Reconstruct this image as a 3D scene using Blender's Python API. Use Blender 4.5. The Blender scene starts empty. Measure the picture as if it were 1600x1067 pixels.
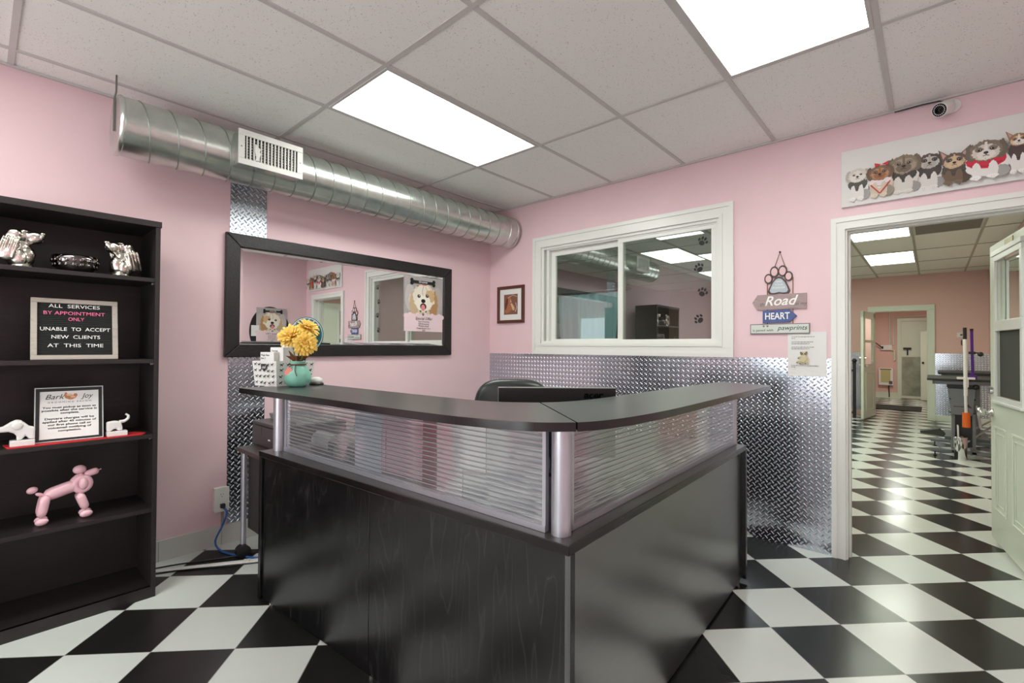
import bpy, bmesh, math, random
from mathutils import Vector, Matrix
random.seed(7)
S = bpy.context.scene
COL = S.collection
# ------------------------------------------------------------------ camera
cam_d = bpy.data.cameras.new('camera'); cam = bpy.data.objects.new('camera', cam_d); COL.objects.link(cam)
cam_d.sensor_width = 36.0; cam_d.lens = 740.636 / 1600 * 36.0; cam_d.clip_start = 0.05
cr = Vector((0.66288, -0.748702, 0.005887)); cu = Vector((-0.013372, -0.003977, 0.999903)); cf = Vector((0.748606, 0.662895, 0.012648))
cam.matrix_world = Matrix(((cr.x, cu.x, -cf.x, -3.51213), (cr.y, cu.y, -cf.y, -3.41515), (cr.z, cu.z, -cf.z, 1.27219), (0, 0, 0, 1)))
S.camera = cam
# ------------------------------------------------------------------ colour management
S.view_settings.view_transform = 'Standard'; S.view_settings.look = 'None'
S.view_settings.exposure = 0.0; S.view_settings.gamma = 1.0; S.view_settings.use_curve_mapping = False
# ------------------------------------------------------------------ world: overcast daylight outside the shop
W = bpy.data.worlds.new('world'); S.world = W; W.use_nodes = True
W.node_tree.nodes['Background'].inputs[0].default_value = (0.82, 0.9, 1.0, 1)
W.node_tree.nodes['Background'].inputs[1].default_value = 1.2
# daylight that comes in through the shop front (window and glass door behind the camera)
def area(name, loc, rot, sx, sy, power, color=(1, 1, 1)):
    l = bpy.data.lights.new(name, 'AREA'); l.shape = 'RECTANGLE'; l.size = sx; l.size_y = sy; l.energy = power; l.color = color
    o = bpy.data.objects.new(name, l); COL.objects.link(o); o.location = loc; o.rotation_euler = rot
    return o
DAY = 14; PANEL = 13.0; BACKPANEL = 9.5
area('window_daylight', (-6.75, -1.65, 1.5), (0, math.radians(-90), 0), 1.8, 1.5, DAY, (0.93, 0.97, 1.0))
# added fill lamp just inside the shop front, aimed up to brighten the ceiling
area('ceiling_fill', (-6.6, -2.5, .9), (0, math.radians(-140), 0), .9, 2.6, 56, (0.98, 1.0, 0.99))
area('door_daylight', (-6.75, -3.05, 1.1), (0, math.radians(-90), 0), 2.0, 0.85, DAY * 0.55, (0.93, 0.97, 1.0))

# ------------------------------------------------------------------ helpers
def lin(c):
    return tuple(((v / 255) / 12.92 if v / 255 <= 0.04045 else ((v / 255 + 0.055) / 1.055) ** 2.4) for v in c) + (1,)
MATS = {}
def mat(name, rgb, rough=0.5, metal=0.0, spec=0.5, noise=0.0, nscale=20, bump=0.0, bscale=80, coat=0.0, sub=None):
    if name in MATS: return MATS[name]
    m = bpy.data.materials.new(name); m.use_nodes = True; MATS[name] = m
    nt = m.node_tree; b = nt.nodes['Principled BSDF']
    b.inputs['Base Color'].default_value = lin(rgb); b.inputs['Roughness'].default_value = rough
    b.inputs['Metallic'].default_value = metal; b.inputs['Specular IOR Level'].default_value = spec
    b.inputs['Coat Weight'].default_value = coat
    tc = nt.nodes.new('ShaderNodeTexCoord')
    if noise:
        n = nt.nodes.new('ShaderNodeTexNoise'); n.inputs['Scale'].default_value = nscale; n.inputs['Detail'].default_value = 4
        r = nt.nodes.new('ShaderNodeValToRGB')
        c = lin(rgb)
        r.color_ramp.elements[0].position = 0.3; r.color_ramp.elements[1].position = 0.7
        r.color_ramp.elements[0].color = tuple(max(0, v * (1 - noise)) for v in c[:3]) + (1,)
        r.color_ramp.elements[1].color = tuple(min(1, v * (1 + noise)) for v in c[:3]) + (1,)
        nt.links.new(tc.outputs['Object'], n.inputs['Vector']); nt.links.new(n.outputs['Fac'], r.inputs[0])
        nt.links.new(r.outputs[0], b.inputs['Base Color'])
    if bump:
        n2 = nt.nodes.new('ShaderNodeTexNoise'); n2.inputs['Scale'].default_value = bscale; n2.inputs['Detail'].default_value = 3
        bp = nt.nodes.new('ShaderNodeBump'); bp.inputs['Strength'].default_value = bump; bp.inputs['Distance'].default_value = 0.002
        nt.links.new(tc.outputs['Object'], n2.inputs['Vector']); nt.links.new(n2.outputs['Fac'], bp.inputs['Height'])
        nt.links.new(bp.outputs[0], b.inputs['Normal'])
    return m
def emit(name, rgb, strength):
    m = bpy.data.materials.new(name); m.use_nodes = True; b = m.node_tree.nodes['Principled BSDF']
    b.inputs['Base Color'].default_value = lin(rgb); b.inputs['Emission Color'].default_value = lin(rgb)
    b.inputs['Emission Strength'].default_value = strength; b.inputs['Roughness'].default_value = 0.4
    return m
class N:
    """tiny node-graph helper"""
    def __init__(s, m): s.nt = m.node_tree; s.b = s.nt.nodes['Principled BSDF']
    def n(s, t, **k):
        o = s.nt.nodes.new(t)
        for a, v in k.items(): setattr(o, a, v)
        return o
    def l(s, a, b): s.nt.links.new(a, b)
    def m(s, op, a, b=None, c=None):
        o = s.nt.nodes.new('ShaderNodeMath'); o.operation = op
        for i, v in enumerate((a, b, c)):
            if v is None: continue
            if isinstance(v, (int, float)): o.inputs[i].default_value = v
            else: s.nt.links.new(v, o.inputs[i])
        return o.outputs[0]
    def mix(s, f, a, b):
        o = s.nt.nodes.new('ShaderNodeMix'); o.data_type = 'RGBA'
        s.nt.links.new(f, o.inputs[0])
        for i, v in ((6, a), (7, b)):
            if isinstance(v, tuple): o.inputs[i].default_value = v
            else: s.nt.links.new(v, o.inputs[i])
        return o.outputs[2]

class MB:
    """mesh collector: boxes, tubes, lathes, prisms in world coordinates -> ONE mesh object"""
    def __init__(s): s.V = []; s.F = []; s.M = []
    def add(s, vs, fs, m=0):
        k = len(s.V); s.V += [tuple(v) for v in vs]; s.F += [tuple(i + k for i in f) for f in fs]; s.M += [m] * len(fs); return s
    def box(s, x0, x1, y0, y1, z0, z1, m=0):
        x0, x1 = sorted((x0, x1)); y0, y1 = sorted((y0, y1)); z0, z1 = sorted((z0, z1))
        return s.add([(x0, y0, z0), (x1, y0, z0), (x1, y1, z0), (x0, y1, z0), (x0, y0, z1), (x1, y0, z1), (x1, y1, z1), (x0, y1, z1)],
                     [(0, 3, 2, 1), (4, 5, 6, 7), (0, 1, 5, 4), (1, 2, 6, 5), (2, 3, 7, 6), (3, 0, 4, 7)], m)
    def fbox(s, fr, a0, a1, b0, b1, c0, c1, m=0):
        o, u, v, w = fr
        P = lambda a, b, c: o + u * a + v * b + w * c
        return s.add([P(a0, b0, c0), P(a1, b0, c0), P(a1, b1, c0), P(a0, b1, c0), P(a0, b0, c1), P(a1, b0, c1), P(a1, b1, c1), P(a0, b1, c1)],
                     [(0, 3, 2, 1), (4, 5, 6, 7), (0, 1, 5, 4), (1, 2, 6, 5), (2, 3, 7, 6), (3, 0, 4, 7)], m)
    def prism(s, fr, pts, c0, c1, m=0, ms=None):
        o, u, v, w = fr
        n = len(pts); vs = [o + u * a + v * b + w * c0 for a, b in pts] + [o + u * a + v * b + w * c1 for a, b in pts]
        fs = [tuple(range(n - 1, -1, -1)), tuple(range(n, 2 * n))] + [(i, (i + 1) % n, n + (i + 1) % n, n + i) for i in range(n)]
        s.add(vs, fs, m)
        if ms is not None: s.M[-n:] = [ms] * n
        return s
    def fframe(s, fr, a0, a1, b0, b1, wd, c0, c1, m=0, wb=None, wl=None):
        wb = wd if wb is None else wb; wl = wd if wl is None else wl
        s.fbox(fr, a0, a1, b1 - wd, b1, c0, c1, m); s.fbox(fr, a0, a1, b0, b0 + wb, c0, c1, m)
        s.fbox(fr, a0, a0 + wl, b0 + wb, b1 - wd, c0, c1, m); s.fbox(fr, a1 - wl, a1, b0 + wb, b1 - wd, c0, c1, m); return s
    def tube(s, pts, r, n=10, m=0, caps=True, closed=False):
        pts = [Vector(p) for p in pts]; k = len(pts); rings = []
        rr = r if isinstance(r, (list, tuple)) else [r] * k
        up = None
        for i, p in enumerate(pts):
            if closed: d = pts[(i + 1) % k] - pts[i - 1]
            else: d = pts[min(i + 1, k - 1)] - pts[max(i - 1, 0)]
            d.normalize()
            if up is None: up = Vector((0, 0, 1)) if abs(d.z) < 0.9 else Vector((1, 0, 0))
            x = up.cross(d).normalized(); y = d.cross(x).normalized(); up = y
            rings.append([p + (x * math.cos(2 * math.pi * j / n) + y * math.sin(2 * math.pi * j / n)) * rr[i] for j in range(n)])
        vs = [v for q in rings for v in q]; fs = []
        for i in range(k if closed else k - 1):
            a = i * n; b = ((i + 1) % k) * n
            for j in range(n): fs.append((a + j, a + (j + 1) % n, b + (j + 1) % n, b + j))
        if caps and not closed: fs += [tuple(range(n - 1, -1, -1)), tuple(range((k - 1) * n, k * n))]
        return s.add(vs, fs, m)
    def cyl(s, p0, p1, r0, r1=None, n=20, m=0): return s.tube([p0, p1], [r0, r0 if r1 is None else r1], n, m)
    def lathe(s, prof, c, n=24, m=0, axis=None):
        c = Vector(c); vs = []; fs = []
        ax = Vector((0, 0, 1)) if axis is None else Vector(axis).normalized()
        x = (Vector((1, 0, 0)) if abs(ax.x) < 0.9 else Vector((0, 1, 0))); x = (x - ax * x.dot(ax)).normalized(); y = ax.cross(x)
        for r, z in prof:
            r = max(r, 1e-5)
            vs += [c + ax * z + (x * math.cos(2 * math.pi * j / n) + y * math.sin(2 * math.pi * j / n)) * r for j in range(n)]
        k = len(prof)
        for i in range(k - 1):
            for j in range(n): fs.append((i * n + j, i * n + (j + 1) % n, (i + 1) * n + (j + 1) % n, (i + 1) * n + j))
        return s.add(vs, fs, m)
    def ell(s, c, r, rot=None, n=14, m=0):
        c = Vector(c); r = r if isinstance(r, (tuple, list)) else (r, r, r); R = rot or Matrix.Identity(3); vs = []; fs = []; k = n // 2 + 1
        for i in range(k):
            t = math.pi * i / (k - 1); st = max(math.sin(t), 1e-4)
            for j in range(n):
                p = 2 * math.pi * j / n
                vs.append(c + R @ Vector((r[0] * st * math.cos(p), r[1] * st * math.sin(p), -r[2] * math.cos(t))))
        for i in range(k - 1):
            for j in range(n): fs.append((i * n + j, i * n + (j + 1) % n, (i + 1) * n + (j + 1) % n, (i + 1) * n + j))
        return s.add(vs, fs, m)
    def build(s, name, mats, parent=None, smooth=False, bevel=0.0, subsurf=0, label=None):
        me = bpy.data.meshes.new(name)
        off = parent_off(parent)
        me.from_pydata([(v[0] - off[0], v[1] - off[1], v[2] - off[2]) for v in s.V], [], s.F)
        mats = mats if isinstance(mats, (list, tuple)) else [mats]
        for m in mats: me.materials.append(m)
        for p, i in zip(me.polygons, s.M): p.material_index = i
        if smooth:
            for p in me.polygons: p.use_smooth = True
        o = bpy.data.objects.new(name, me); COL.objects.link(o); o.parent = parent
        if smooth == 'auto':
            bm = bmesh.new(); bm.from_mesh(me)
            for e in bm.edges:
                if len(e.link_faces) == 2 and e.calc_face_angle(0) > 0.6: e.smooth = False
            bm.to_mesh(me); bm.free()
        if bevel:
            b = o.modifiers.new('bevel', 'BEVEL'); b.width = bevel; b.segments = 2; b.limit_method = 'ANGLE'; b.angle_limit = 0.7
        if subsurf:
            b = o.modifiers.new('subsurf', 'SUBSURF'); b.levels = subsurf; b.render_levels = subsurf
        if label: o['label'] = label
        return o
OFF = {}
def parent_off(p):
    if p is None: return (0, 0, 0)
    a = OFF.get(p.name)
    if a is not None: return a
    return parent_off(p.parent)
def thing(name, loc, label, cat, group=None):
    o = bpy.data.objects.new(name, None); COL.objects.link(o); o.location = loc; o.empty_display_size = 0.05
    OFF[o.name] = tuple(loc); tag(o, label, cat, group); return o
def tag(o, label, cat, group=None):
    o['label'] = label; o['category'] = cat
    if group: o['group'] = group
    return o
def struct(o): o['kind'] = 'structure'; return o
def copy_tree(o, loc, label, name=None):
    c = o.copy(); COL.objects.link(c); c.location = loc; c['label'] = label
    def rec(a, b):
        for ch in list(a.children):
            d = ch.copy(); COL.objects.link(d); d.parent = b; rec(ch, d)
    rec(o, c); return c
X = Vector((1, 0, 0)); Y = Vector((0, 1, 0)); Z = Vector((0, 0, 1))
FB = (Vector((0, 0, 0)), -Y, Z, -X)       # wall on the right: a runs along the wall from the corner, c stands off the wall
FA = (Vector((0, 0, 0)), X, Z, -Y)        # wall on the left
def sub(fr, a, b, c=0.0, rot=0.0, tilt=0.0):
    o, u, v, w = fr; R = Matrix.Rotation(rot, 3, w)
    u2 = R @ u; v2 = R @ v; w2 = w
    if tilt:
        T = Matrix.Rotation(tilt, 3, u2); v2 = T @ v2; w2 = T @ w2
    return (o + u * a + v * b + w * c, u2, v2, w2)
def ring(cx, cy, rx, ry, n=24, rot=0.0):
    return [(cx + rx * math.cos(t) * math.cos(rot) - ry * math.sin(t) * math.sin(rot), cy + rx * math.cos(t) * math.sin(rot) + ry * math.sin(t) * math.cos(rot))
            for t in [2 * math.pi * i / n for i in range(n)]]
def text(body, size, fr, m, parent=None, align='CENTER', name='lettering', ext=0.0003, shear=0.0, width=None, space=1.0, bold=0.0):
    """raised lettering: fr gives its centre, reading direction, up and outward direction"""
    c = bpy.data.curves.new(name, 'FONT'); c.body = body; c.size = size; c.align_x = align; c.align_y = 'CENTER'; c.extrude = ext; c.shear = shear
    c.space_character = space; c.offset = bold; c.resolution_u = 3
    t = bpy.data.objects.new('tmp', c); COL.objects.link(t)
    dg = bpy.context.evaluated_depsgraph_get(); dg.update()
    me = bpy.data.meshes.new_from_object(t.evaluated_get(dg)); bpy.data.objects.remove(t); bpy.data.curves.remove(c)
    o, u, v, w = fr; off = Vector(parent_off(parent)); k = 1.0
    if width and me.vertices:
        xs = [q.co.x for q in me.vertices]; k = width / max(1e-6, max(xs) - min(xs))
    for q in me.vertices: q.co = o + u * (q.co.x * k) + v * q.co.y + w * (q.co.z + ext) - off
    me.materials.clear(); me.materials.append(m); me.name = name
    ob = bpy.data.objects.new(name, me); COL.objects.link(ob); ob.parent = parent
    return ob
class Art:
    """flat printed picture: thin ink layers on a sheet"""
    def __init__(s, fr, c0=0.0004, step=0.00012): s.fr = fr; s.mb = MB(); s.mats = []; s.c = c0; s.step = step
    def mi(s, rgb):
        m = mat('ink_%d_%d_%d' % rgb, rgb, 0.6)
        if m not in s.mats: s.mats.append(m)
        return s.mats.index(m)
    def poly(s, pts, rgb): s.c += s.step; s.mb.prism(s.fr, pts, s.c - s.step * 0.9, s.c, s.mi(rgb)); return s
    def el(s, cx, cy, rx, ry, rgb, rot=0.0, n=22): return s.poly(ring(cx, cy, rx, ry, n, rot), rgb)
    def rect(s, a0, a1, b0, b1, rgb): return s.poly([(a0, b0), (a1, b0), (a1, b1), (a0, b1)], rgb)
    def fur(s, cx, cy, rx, ry, rgb, n=40, amp=0.12, seed=1):
        rnd = random.Random(seed)
        return s.poly([(cx + rx * math.cos(t) * (1 + amp * rnd.uniform(-1, 1)), cy + ry * math.sin(t) * (1 + amp * rnd.uniform(-1, 1))) for t in [2 * math.pi * i / n for i in range(n)]], rgb)
    def line(s, pts, w, rgb):
        for (x0, y0), (x1, y1) in zip(pts, pts[1:]):
            d = math.hypot(x1 - x0, y1 - y0) or 1; nx, ny = -(y1 - y0) / d * w / 2, (x1 - x0) / d * w / 2
            s.poly([(x0 + nx, y0 + ny), (x0 - nx, y0 - ny), (x1 - nx, y1 - ny), (x1 + nx, y1 + ny)], rgb)
        return s
    def paw(s, cx, cy, r, rgb, rot=0.0):
        c, q = math.cos(rot), math.sin(rot)
        for dx, dy, rx, ry in ((0, -0.25, .55, .45), (-.75, .2, .2, .3), (-.28, .62, .22, .32), (.28, .62, .22, .32), (.75, .2, .2, .3)):
            s.el(cx + r * (dx * c - dy * q), cy + r * (dx * q + dy * c), rx * r, ry * r, rgb, rot, 14)
        return s
    def build(s, name, parent): return s.mb.build(name, s.mats, parent)
def bez(pts, n=10):
    pts = [Vector(p) for p in pts]; out = []
    for i in range(len(pts) - 1):
        p0 = pts[max(i - 1, 0)]; p1 = pts[i]; p2 = pts[i + 1]; p3 = pts[min(i + 2, len(pts) - 1)]
        for k in range(n):
            s_ = k / n; out.append(.5 * ((2 * p1) + (p2 - p0) * s_ + (2 * p0 - 5 * p1 + 4 * p2 - p3) * s_ ** 2 + (3 * p1 - p0 - 3 * p2 + p3) * s_ ** 3))
    return out + [pts[-1]]
# ------------------------------------------------------------------ materials
M_pink = mat('pink_wall_paint', (229, 199, 204), 0.5, noise=0.02, nscale=3, bump=0.05, bscale=120)
M_pinkback = mat('dusty_pink_paint', (222, 184, 174), 0.6)
M_lilac = mat('lilac_grey_paint', (132, 124, 127), 0.6)
M_trim = mat('white_gloss_trim', (226, 228, 222), 0.3)
M_white = mat('white_enamel', (230, 230, 226), 0.35)
M_grid = mat('ceiling_grid_white', (200, 198, 196), 0.45)
M_black = mat('black_plastic', (24, 24, 25), 0.4)
M_dark = mat('charcoal_rubber', (38, 38, 38), 0.7)
M_silver = mat('satin_aluminium', (196, 198, 206), 0.32, 0.75)
M_chrome = mat('chrome', (215, 215, 215), 0.12, 1.0)
M_paper = mat('white_paper', (226, 226, 224), 0.7)
M_red = mat('red_felt', (196, 30, 36), 0.9, bump=0.4, bscale=300)
M_mirror = mat('mirror_silver', (232, 232, 232), 0.0, 1.0)
M_letter_w = mat('white_letters', (240, 240, 238), 0.4)
M_letter_p = mat('pink_letters', (240, 120, 160), 0.4)
M_ink = mat('black_ink', (22, 22, 24), 0.6)
M_ink2 = mat('grey_ink', (90, 90, 92), 0.6)
M_green = mat('back_room_white_paint', (214, 222, 204), 0.35)

def m_ceiling(name, base):
    m = mat(name, base, 0.85); g = N(m); tc = g.n('ShaderNodeTexCoord')
    v = g.n('ShaderNodeTexVoronoi'); v.inputs['Scale'].default_value = 105; g.l(tc.outputs['Object'], v.inputs['Vector'])
    nz = g.n('ShaderNodeTexNoise'); nz.inputs['Scale'].default_value = 60; nz.inputs['Detail'].default_value = 3; g.l(tc.outputs['Object'], nz.inputs['Vector'])
    spot = g.m('LESS_THAN', v.outputs['Distance'], g.m('MULTIPLY_ADD', nz.outputs['Fac'], 0.62, -0.165))
    b = lin(base); g.l(g.mix(spot, b, tuple(c * 0.52 for c in b[:3]) + (1,)), g.b.inputs['Base Color'])
    return m
M_ceil = m_ceiling('mineral_fibre_ceiling_tile', (243, 243, 240))
M_ceilback = m_ceiling('back_room_ceiling_tile', (238, 240, 228))  # slightly yellower than the front ceiling tile

def m_floor():
    m = mat('black_and_white_vinyl_tile', (200, 200, 200), 0.12, spec=0.4); g = N(m); tc = g.n('ShaderNodeTexCoord')
    sp = g.n('ShaderNodeSeparateXYZ'); g.l(tc.outputs['Object'], sp.inputs[0])
    ang = 0.79951; T = 0.33617; ox, oy = -1.32878, -2.62434
    dx = g.m('SUBTRACT', sp.outputs[0], ox); dy = g.m('SUBTRACT', sp.outputs[1], oy)
    a = g.m('DIVIDE', g.m('ADD', g.m('MULTIPLY', dx, math.sin(ang)), g.m('MULTIPLY', dy, -math.cos(ang))), T)
    d = g.m('DIVIDE', g.m('ADD', g.m('MULTIPLY', dx, math.cos(ang)), g.m('MULTIPLY', dy, math.sin(ang))), T)
    fa = g.m('FLOOR', a); fd = g.m('FLOOR', d)
    par = g.m('FLOORED_MODULO', g.m('ADD', fa, fd), 2.0)
    ea = g.m('ABSOLUTE', g.m('SUBTRACT', g.m('SUBTRACT', a, fa), 0.5)); ed = g.m('ABSOLUTE', g.m('SUBTRACT', g.m('SUBTRACT', d, fd), 0.5))
    joint = g.m('GREATER_THAN', g.m('MAXIMUM', ea, ed), 0.4955)
    n1 = g.n('ShaderNodeTexNoise'); n1.inputs['Scale'].default_value = 2.2; n1.inputs['Detail'].default_value = 6; g.l(tc.outputs['Object'], n1.inputs['Vector'])
    n2 = g.n('ShaderNodeTexNoise'); n2.inputs['Scale'].default_value = 9; n2.inputs['Detail'].default_value = 8; n2.inputs['Roughness'].default_value = 0.7; g.l(tc.outputs['Object'], n2.inputs['Vector'])
    blk = g.mix(n2.outputs['Fac'], lin((12, 13, 12)), lin((38, 38, 36))); wht = g.mix(n1.outputs['Fac'], lin((204, 210, 204)), lin((218, 224, 218)))
    c = g.mix(par, blk, wht); g.l(g.mix(joint, c, lin((150, 150, 146))), g.b.inputs['Base Color'])
    # wear: duller where many shoes pass, glossy by the door
    wear = g.n('ShaderNodeMapRange'); wear.inputs[1].default_value = -2.3; wear.inputs[2].default_value = -1.0; wear.inputs[3].default_value = 0.36; wear.inputs[4].default_value = 0.2
    g.l(sp.outputs[0], wear.inputs[0])
    g.l(g.m('ADD', wear.outputs[0], g.m('MULTIPLY', g.m('SUBTRACT', n1.outputs['Fac'], 0.5), 0.12)), g.b.inputs['Roughness'])
    bp = g.n('ShaderNodeBump'); bp.inputs['Strength'].default_value = 0.06; bp.inputs['Distance'].default_value = 0.002; g.l(n2.outputs['Fac'], bp.inputs['Height']); g.l(bp.outputs[0], g.b.inputs['Normal'])
    return m
M_floor = m_floor()

def m_plate():
    """diamond tread plate: raised bars alternately leaning each way"""
    m = mat('diamond_tread_aluminium', (202, 210, 219), 0.17, 1.0); g = N(m); tc = g.n('ShaderNodeTexCoord')
    sp = g.n('ShaderNodeSeparateXYZ'); g.l(tc.outputs['Object'], sp.inputs[0])
    s = 0.0265
    u0 = g.m('ADD', sp.outputs[0], sp.outputs[1])
    u = g.m('DIVIDE', g.m('ADD', u0, sp.outputs[2]), s * 1.4142); v = g.m('DIVIDE', g.m('SUBTRACT', u0, sp.outputs[2]), s * 1.4142)
    fu = g.m('FLOOR', u); fv = g.m('FLOOR', v); par = g.m('FLOORED_MODULO', g.m('ADD', fu, fv), 2.0)
    lu = g.m('SUBTRACT', g.m('SUBTRACT', u, fu), 0.5); lv = g.m('SUBTRACT', g.m('SUBTRACT', v, fv), 0.5)
    inv = g.m('SUBTRACT', 1.0, par)
    a = g.m('ADD', g.m('MULTIPLY', lu, par), g.m('MULTIPLY', lv, inv)); b = g.m('ADD', g.m('MULTIPLY', lv, par), g.m('MULTIPLY', lu, inv))
    q = g.m('ADD', g.m('POWER', g.m('ABSOLUTE', g.m('DIVIDE', a, 0.70)), 2.0), g.m('POWER', g.m('ABSOLUTE', g.m('DIVIDE', b, 0.19)), 2.0))
    h = g.n('ShaderNodeMapRange'); h.inputs[1].default_value = 1.0; h.inputs[2].default_value = 0.0; h.inputs[3].default_value = 0; h.inputs[4].default_value = 1; g.l(q, h.inputs[0])
    bp = g.n('ShaderNodeBump'); bp.inputs['Strength'].default_value = 1.0; bp.inputs['Distance'].default_value = 0.0028; g.l(h.outputs[0], bp.inputs['Height']); g.l(bp.outputs[0], g.b.inputs['Normal'])
    return m
M_plate = m_plate()

def m_wood(name, c0, c1, axis='Z', rough=0.34, scale=1.0):
    m = mat(name, c0, rough); g = N(m); tc = g.n('ShaderNodeTexCoord'); mp = g.n('ShaderNodeMapping')
    k = {'Z': (7, 7, 0.9), 'X': (0.9, 7, 7), 'Y': (7, 0.9, 7)}[axis]
    mp.inputs['Scale'].default_value = tuple(q * scale for q in k); g.l(tc.outputs['Object'], mp.inputs['Vector'])
    n1 = g.n('ShaderNodeTexNoise'); n1.inputs['Scale'].default_value = 1.3; n1.inputs['Detail'].default_value = 2; g.l(mp.outputs[0], n1.inputs['Vector'])
    rings = g.m('PINGPONG', g.m('MULTIPLY', n1.outputs['Fac'], 22.0), 1.0)
    mp2 = g.n('ShaderNodeMapping'); mp2.inputs['Scale'].default_value = tuple((220 if q > 1 else 5) for q in k); g.l(tc.outputs['Object'], mp2.inputs['Vector'])
    n2 = g.n('ShaderNodeTexNoise'); n2.inputs['Scale'].default_value = 1.0; n2.inputs['Detail'].default_value = 2; g.l(mp2.outputs[0], n2.inputs['Vector'])
    f = g.m('MULTIPLY', g.m('POWER', rings, 9.0), g.m('MULTIPLY', n2.outputs['Fac'], 1.2))
    g.l(g.mix(f, lin(c0), lin(c1)), g.b.inputs['Base Color'])
    bp = g.n('ShaderNodeBump'); bp.inputs['Strength'].default_value = 0.12; bp.inputs['Distance'].default_value = 0.0006; g.l(f, bp.inputs['Height']); g.l(bp.outputs[0], g.b.inputs['Normal'])
    return m
M_desk = m_wood('black_ash_laminate', (9, 9, 10), (50, 50, 51), 'Z', 0.27)
M_deskx = m_wood('black_ash_laminate_lengthwise', (9, 9, 10), (50, 50, 51), 'X', 0.29)
M_top = mat('black_laminate_worktop', (52, 52, 49), 0.3, spec=1.0, noise=0.08, nscale=60)
for m_, n_ in ((M_desk, 1.62), (M_deskx, 3.3)): m_.node_tree.nodes['Principled BSDF'].inputs['IOR'].default_value = n_
M_shelf = m_wood('espresso_bookcase_laminate', (34, 29, 29), (46, 39, 38), 'X', 0.42)

def m_duct():
    m = mat('galvanised_steel', (200, 206, 200), 0.27, 0.95, noise=0.1, nscale=14); return m
M_duct = m_duct()
M_edge = mat('gloss_black_edge_band', (22, 18, 19), 0.22)
M_frame = mat('black_hammered_frame', (26, 25, 24), 0.35, noise=0.5, nscale=90, bump=1.0, bscale=150)

def m_glass(name, tint, refl, rough=0.0):
    m = bpy.data.materials.new(name); m.use_nodes = True; nt = m.node_tree; nt.nodes.clear(); MATS[name] = m
    o = nt.nodes.new('ShaderNodeOutputMaterial'); t = nt.nodes.new('ShaderNodeBsdfTransparent'); t.inputs[0].default_value = lin(tint)
    gl = nt.nodes.new('ShaderNodeBsdfGlossy'); gl.inputs['Roughness'].default_value = rough; gl.inputs[0].default_value = (0.92, 0.98, 0.95, 1)
    fr = nt.nodes.new('ShaderNodeFresnel'); fr.inputs[0].default_value = 1.5
    a = nt.nodes.new('ShaderNodeMath'); a.operation = 'ADD'; a.use_clamp = True; a.inputs[1].default_value = refl; nt.links.new(fr.outputs[0], a.inputs[0])
    mx = nt.nodes.new('ShaderNodeMixShader'); nt.links.new(a.outputs[0], mx.inputs[0]); nt.links.new(t.outputs[0], mx.inputs[1]); nt.links.new(gl.outputs[0], mx.inputs[2]); nt.links.new(mx.outputs[0], o.inputs[0])
    return m
M_glass = m_glass('tinted_window_glass', (152, 164, 160), 0.15)
M_clear = m_glass('clear_glass', (235, 240, 238), 0.03)

def m_ribbed():
    """translucent fluted polycarbonate sheet, flutes horizontal"""
    m = bpy.data.materials.new('fluted_polycarbonate'); m.use_nodes = True; nt = m.node_tree; nt.nodes.clear()
    o = nt.nodes.new('ShaderNodeOutputMaterial')
    t = nt.nodes.new('ShaderNodeBsdfTransparent'); t.inputs[0].default_value = (0.9, 0.91, 0.92, 1)
    d = nt.nodes.new('ShaderNodeBsdfTranslucent'); d.inputs[0].default_value = (0.82, 0.84, 0.86, 1)
    d2 = nt.nodes.new('ShaderNodeBsdfDiffuse'); d2.inputs[0].default_value = (0.78, 0.8, 0.82, 1)
    gl = nt.nodes.new('ShaderNodeBsdfGlossy'); gl.inputs['Roughness'].default_value = 0.03; gl.inputs[0].default_value = (0.95, 0.95, 0.96, 1)
    def mx(f, a, b):
        x = nt.nodes.new('ShaderNodeMixShader')
        if isinstance(f, float): x.inputs[0].default_value = f
        else: nt.links.new(f, x.inputs[0])
        nt.links.new(a.outputs[0], x.inputs[1]); nt.links.new(b.outputs[0], x.inputs[2]); return x
    dd = mx(0.5, d, d2); base = mx(0.27, t, dd)
    fr = nt.nodes.new('ShaderNodeFresnel'); fr.inputs[0].default_value = 1.55
    a = nt.nodes.new('ShaderNodeMath'); a.operation = 'ADD'; a.use_clamp = True; a.inputs[1].default_value = 0.2; nt.links.new(fr.outputs[0], a.inputs[0])
    tc = nt.nodes.new('ShaderNodeTexCoord'); sp = nt.nodes.new('ShaderNodeSeparateXYZ'); nt.links.new(tc.outputs['Object'], sp.inputs[0])
    mm = nt.nodes.new('ShaderNodeMath'); mm.operation = 'MULTIPLY'; mm.inputs[1].default_value = 2 * math.pi / 0.0165; nt.links.new(sp.outputs[2], mm.inputs[0])
    sn = nt.nodes.new('ShaderNodeMath'); sn.operation = 'SINE'; nt.links.new(mm.outputs[0], sn.inputs[0])
    bp = nt.nodes.new('ShaderNodeBump'); bp.inputs['Strength'].default_value = 0.12; bp.inputs['Distance'].default_value = 0.001; nt.links.new(sn.outputs[0], bp.inputs['Height'])
    nt.links.new(bp.outputs[0], gl.inputs['Normal'])
    nt.links.new(mx(a.outputs[0], base, gl).outputs[0], o.inputs[0]); return m
M_rib = m_ribbed()
M_ribwall = mat('polycarbonate_flute_web', (134, 136, 142), 0.3)
M_panel = emit('lit_diffuser', (250, 255, 248), PANEL)
M_panelback = emit('lit_diffuser_back_room', (248, 255, 236), BACKPANEL)
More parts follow.
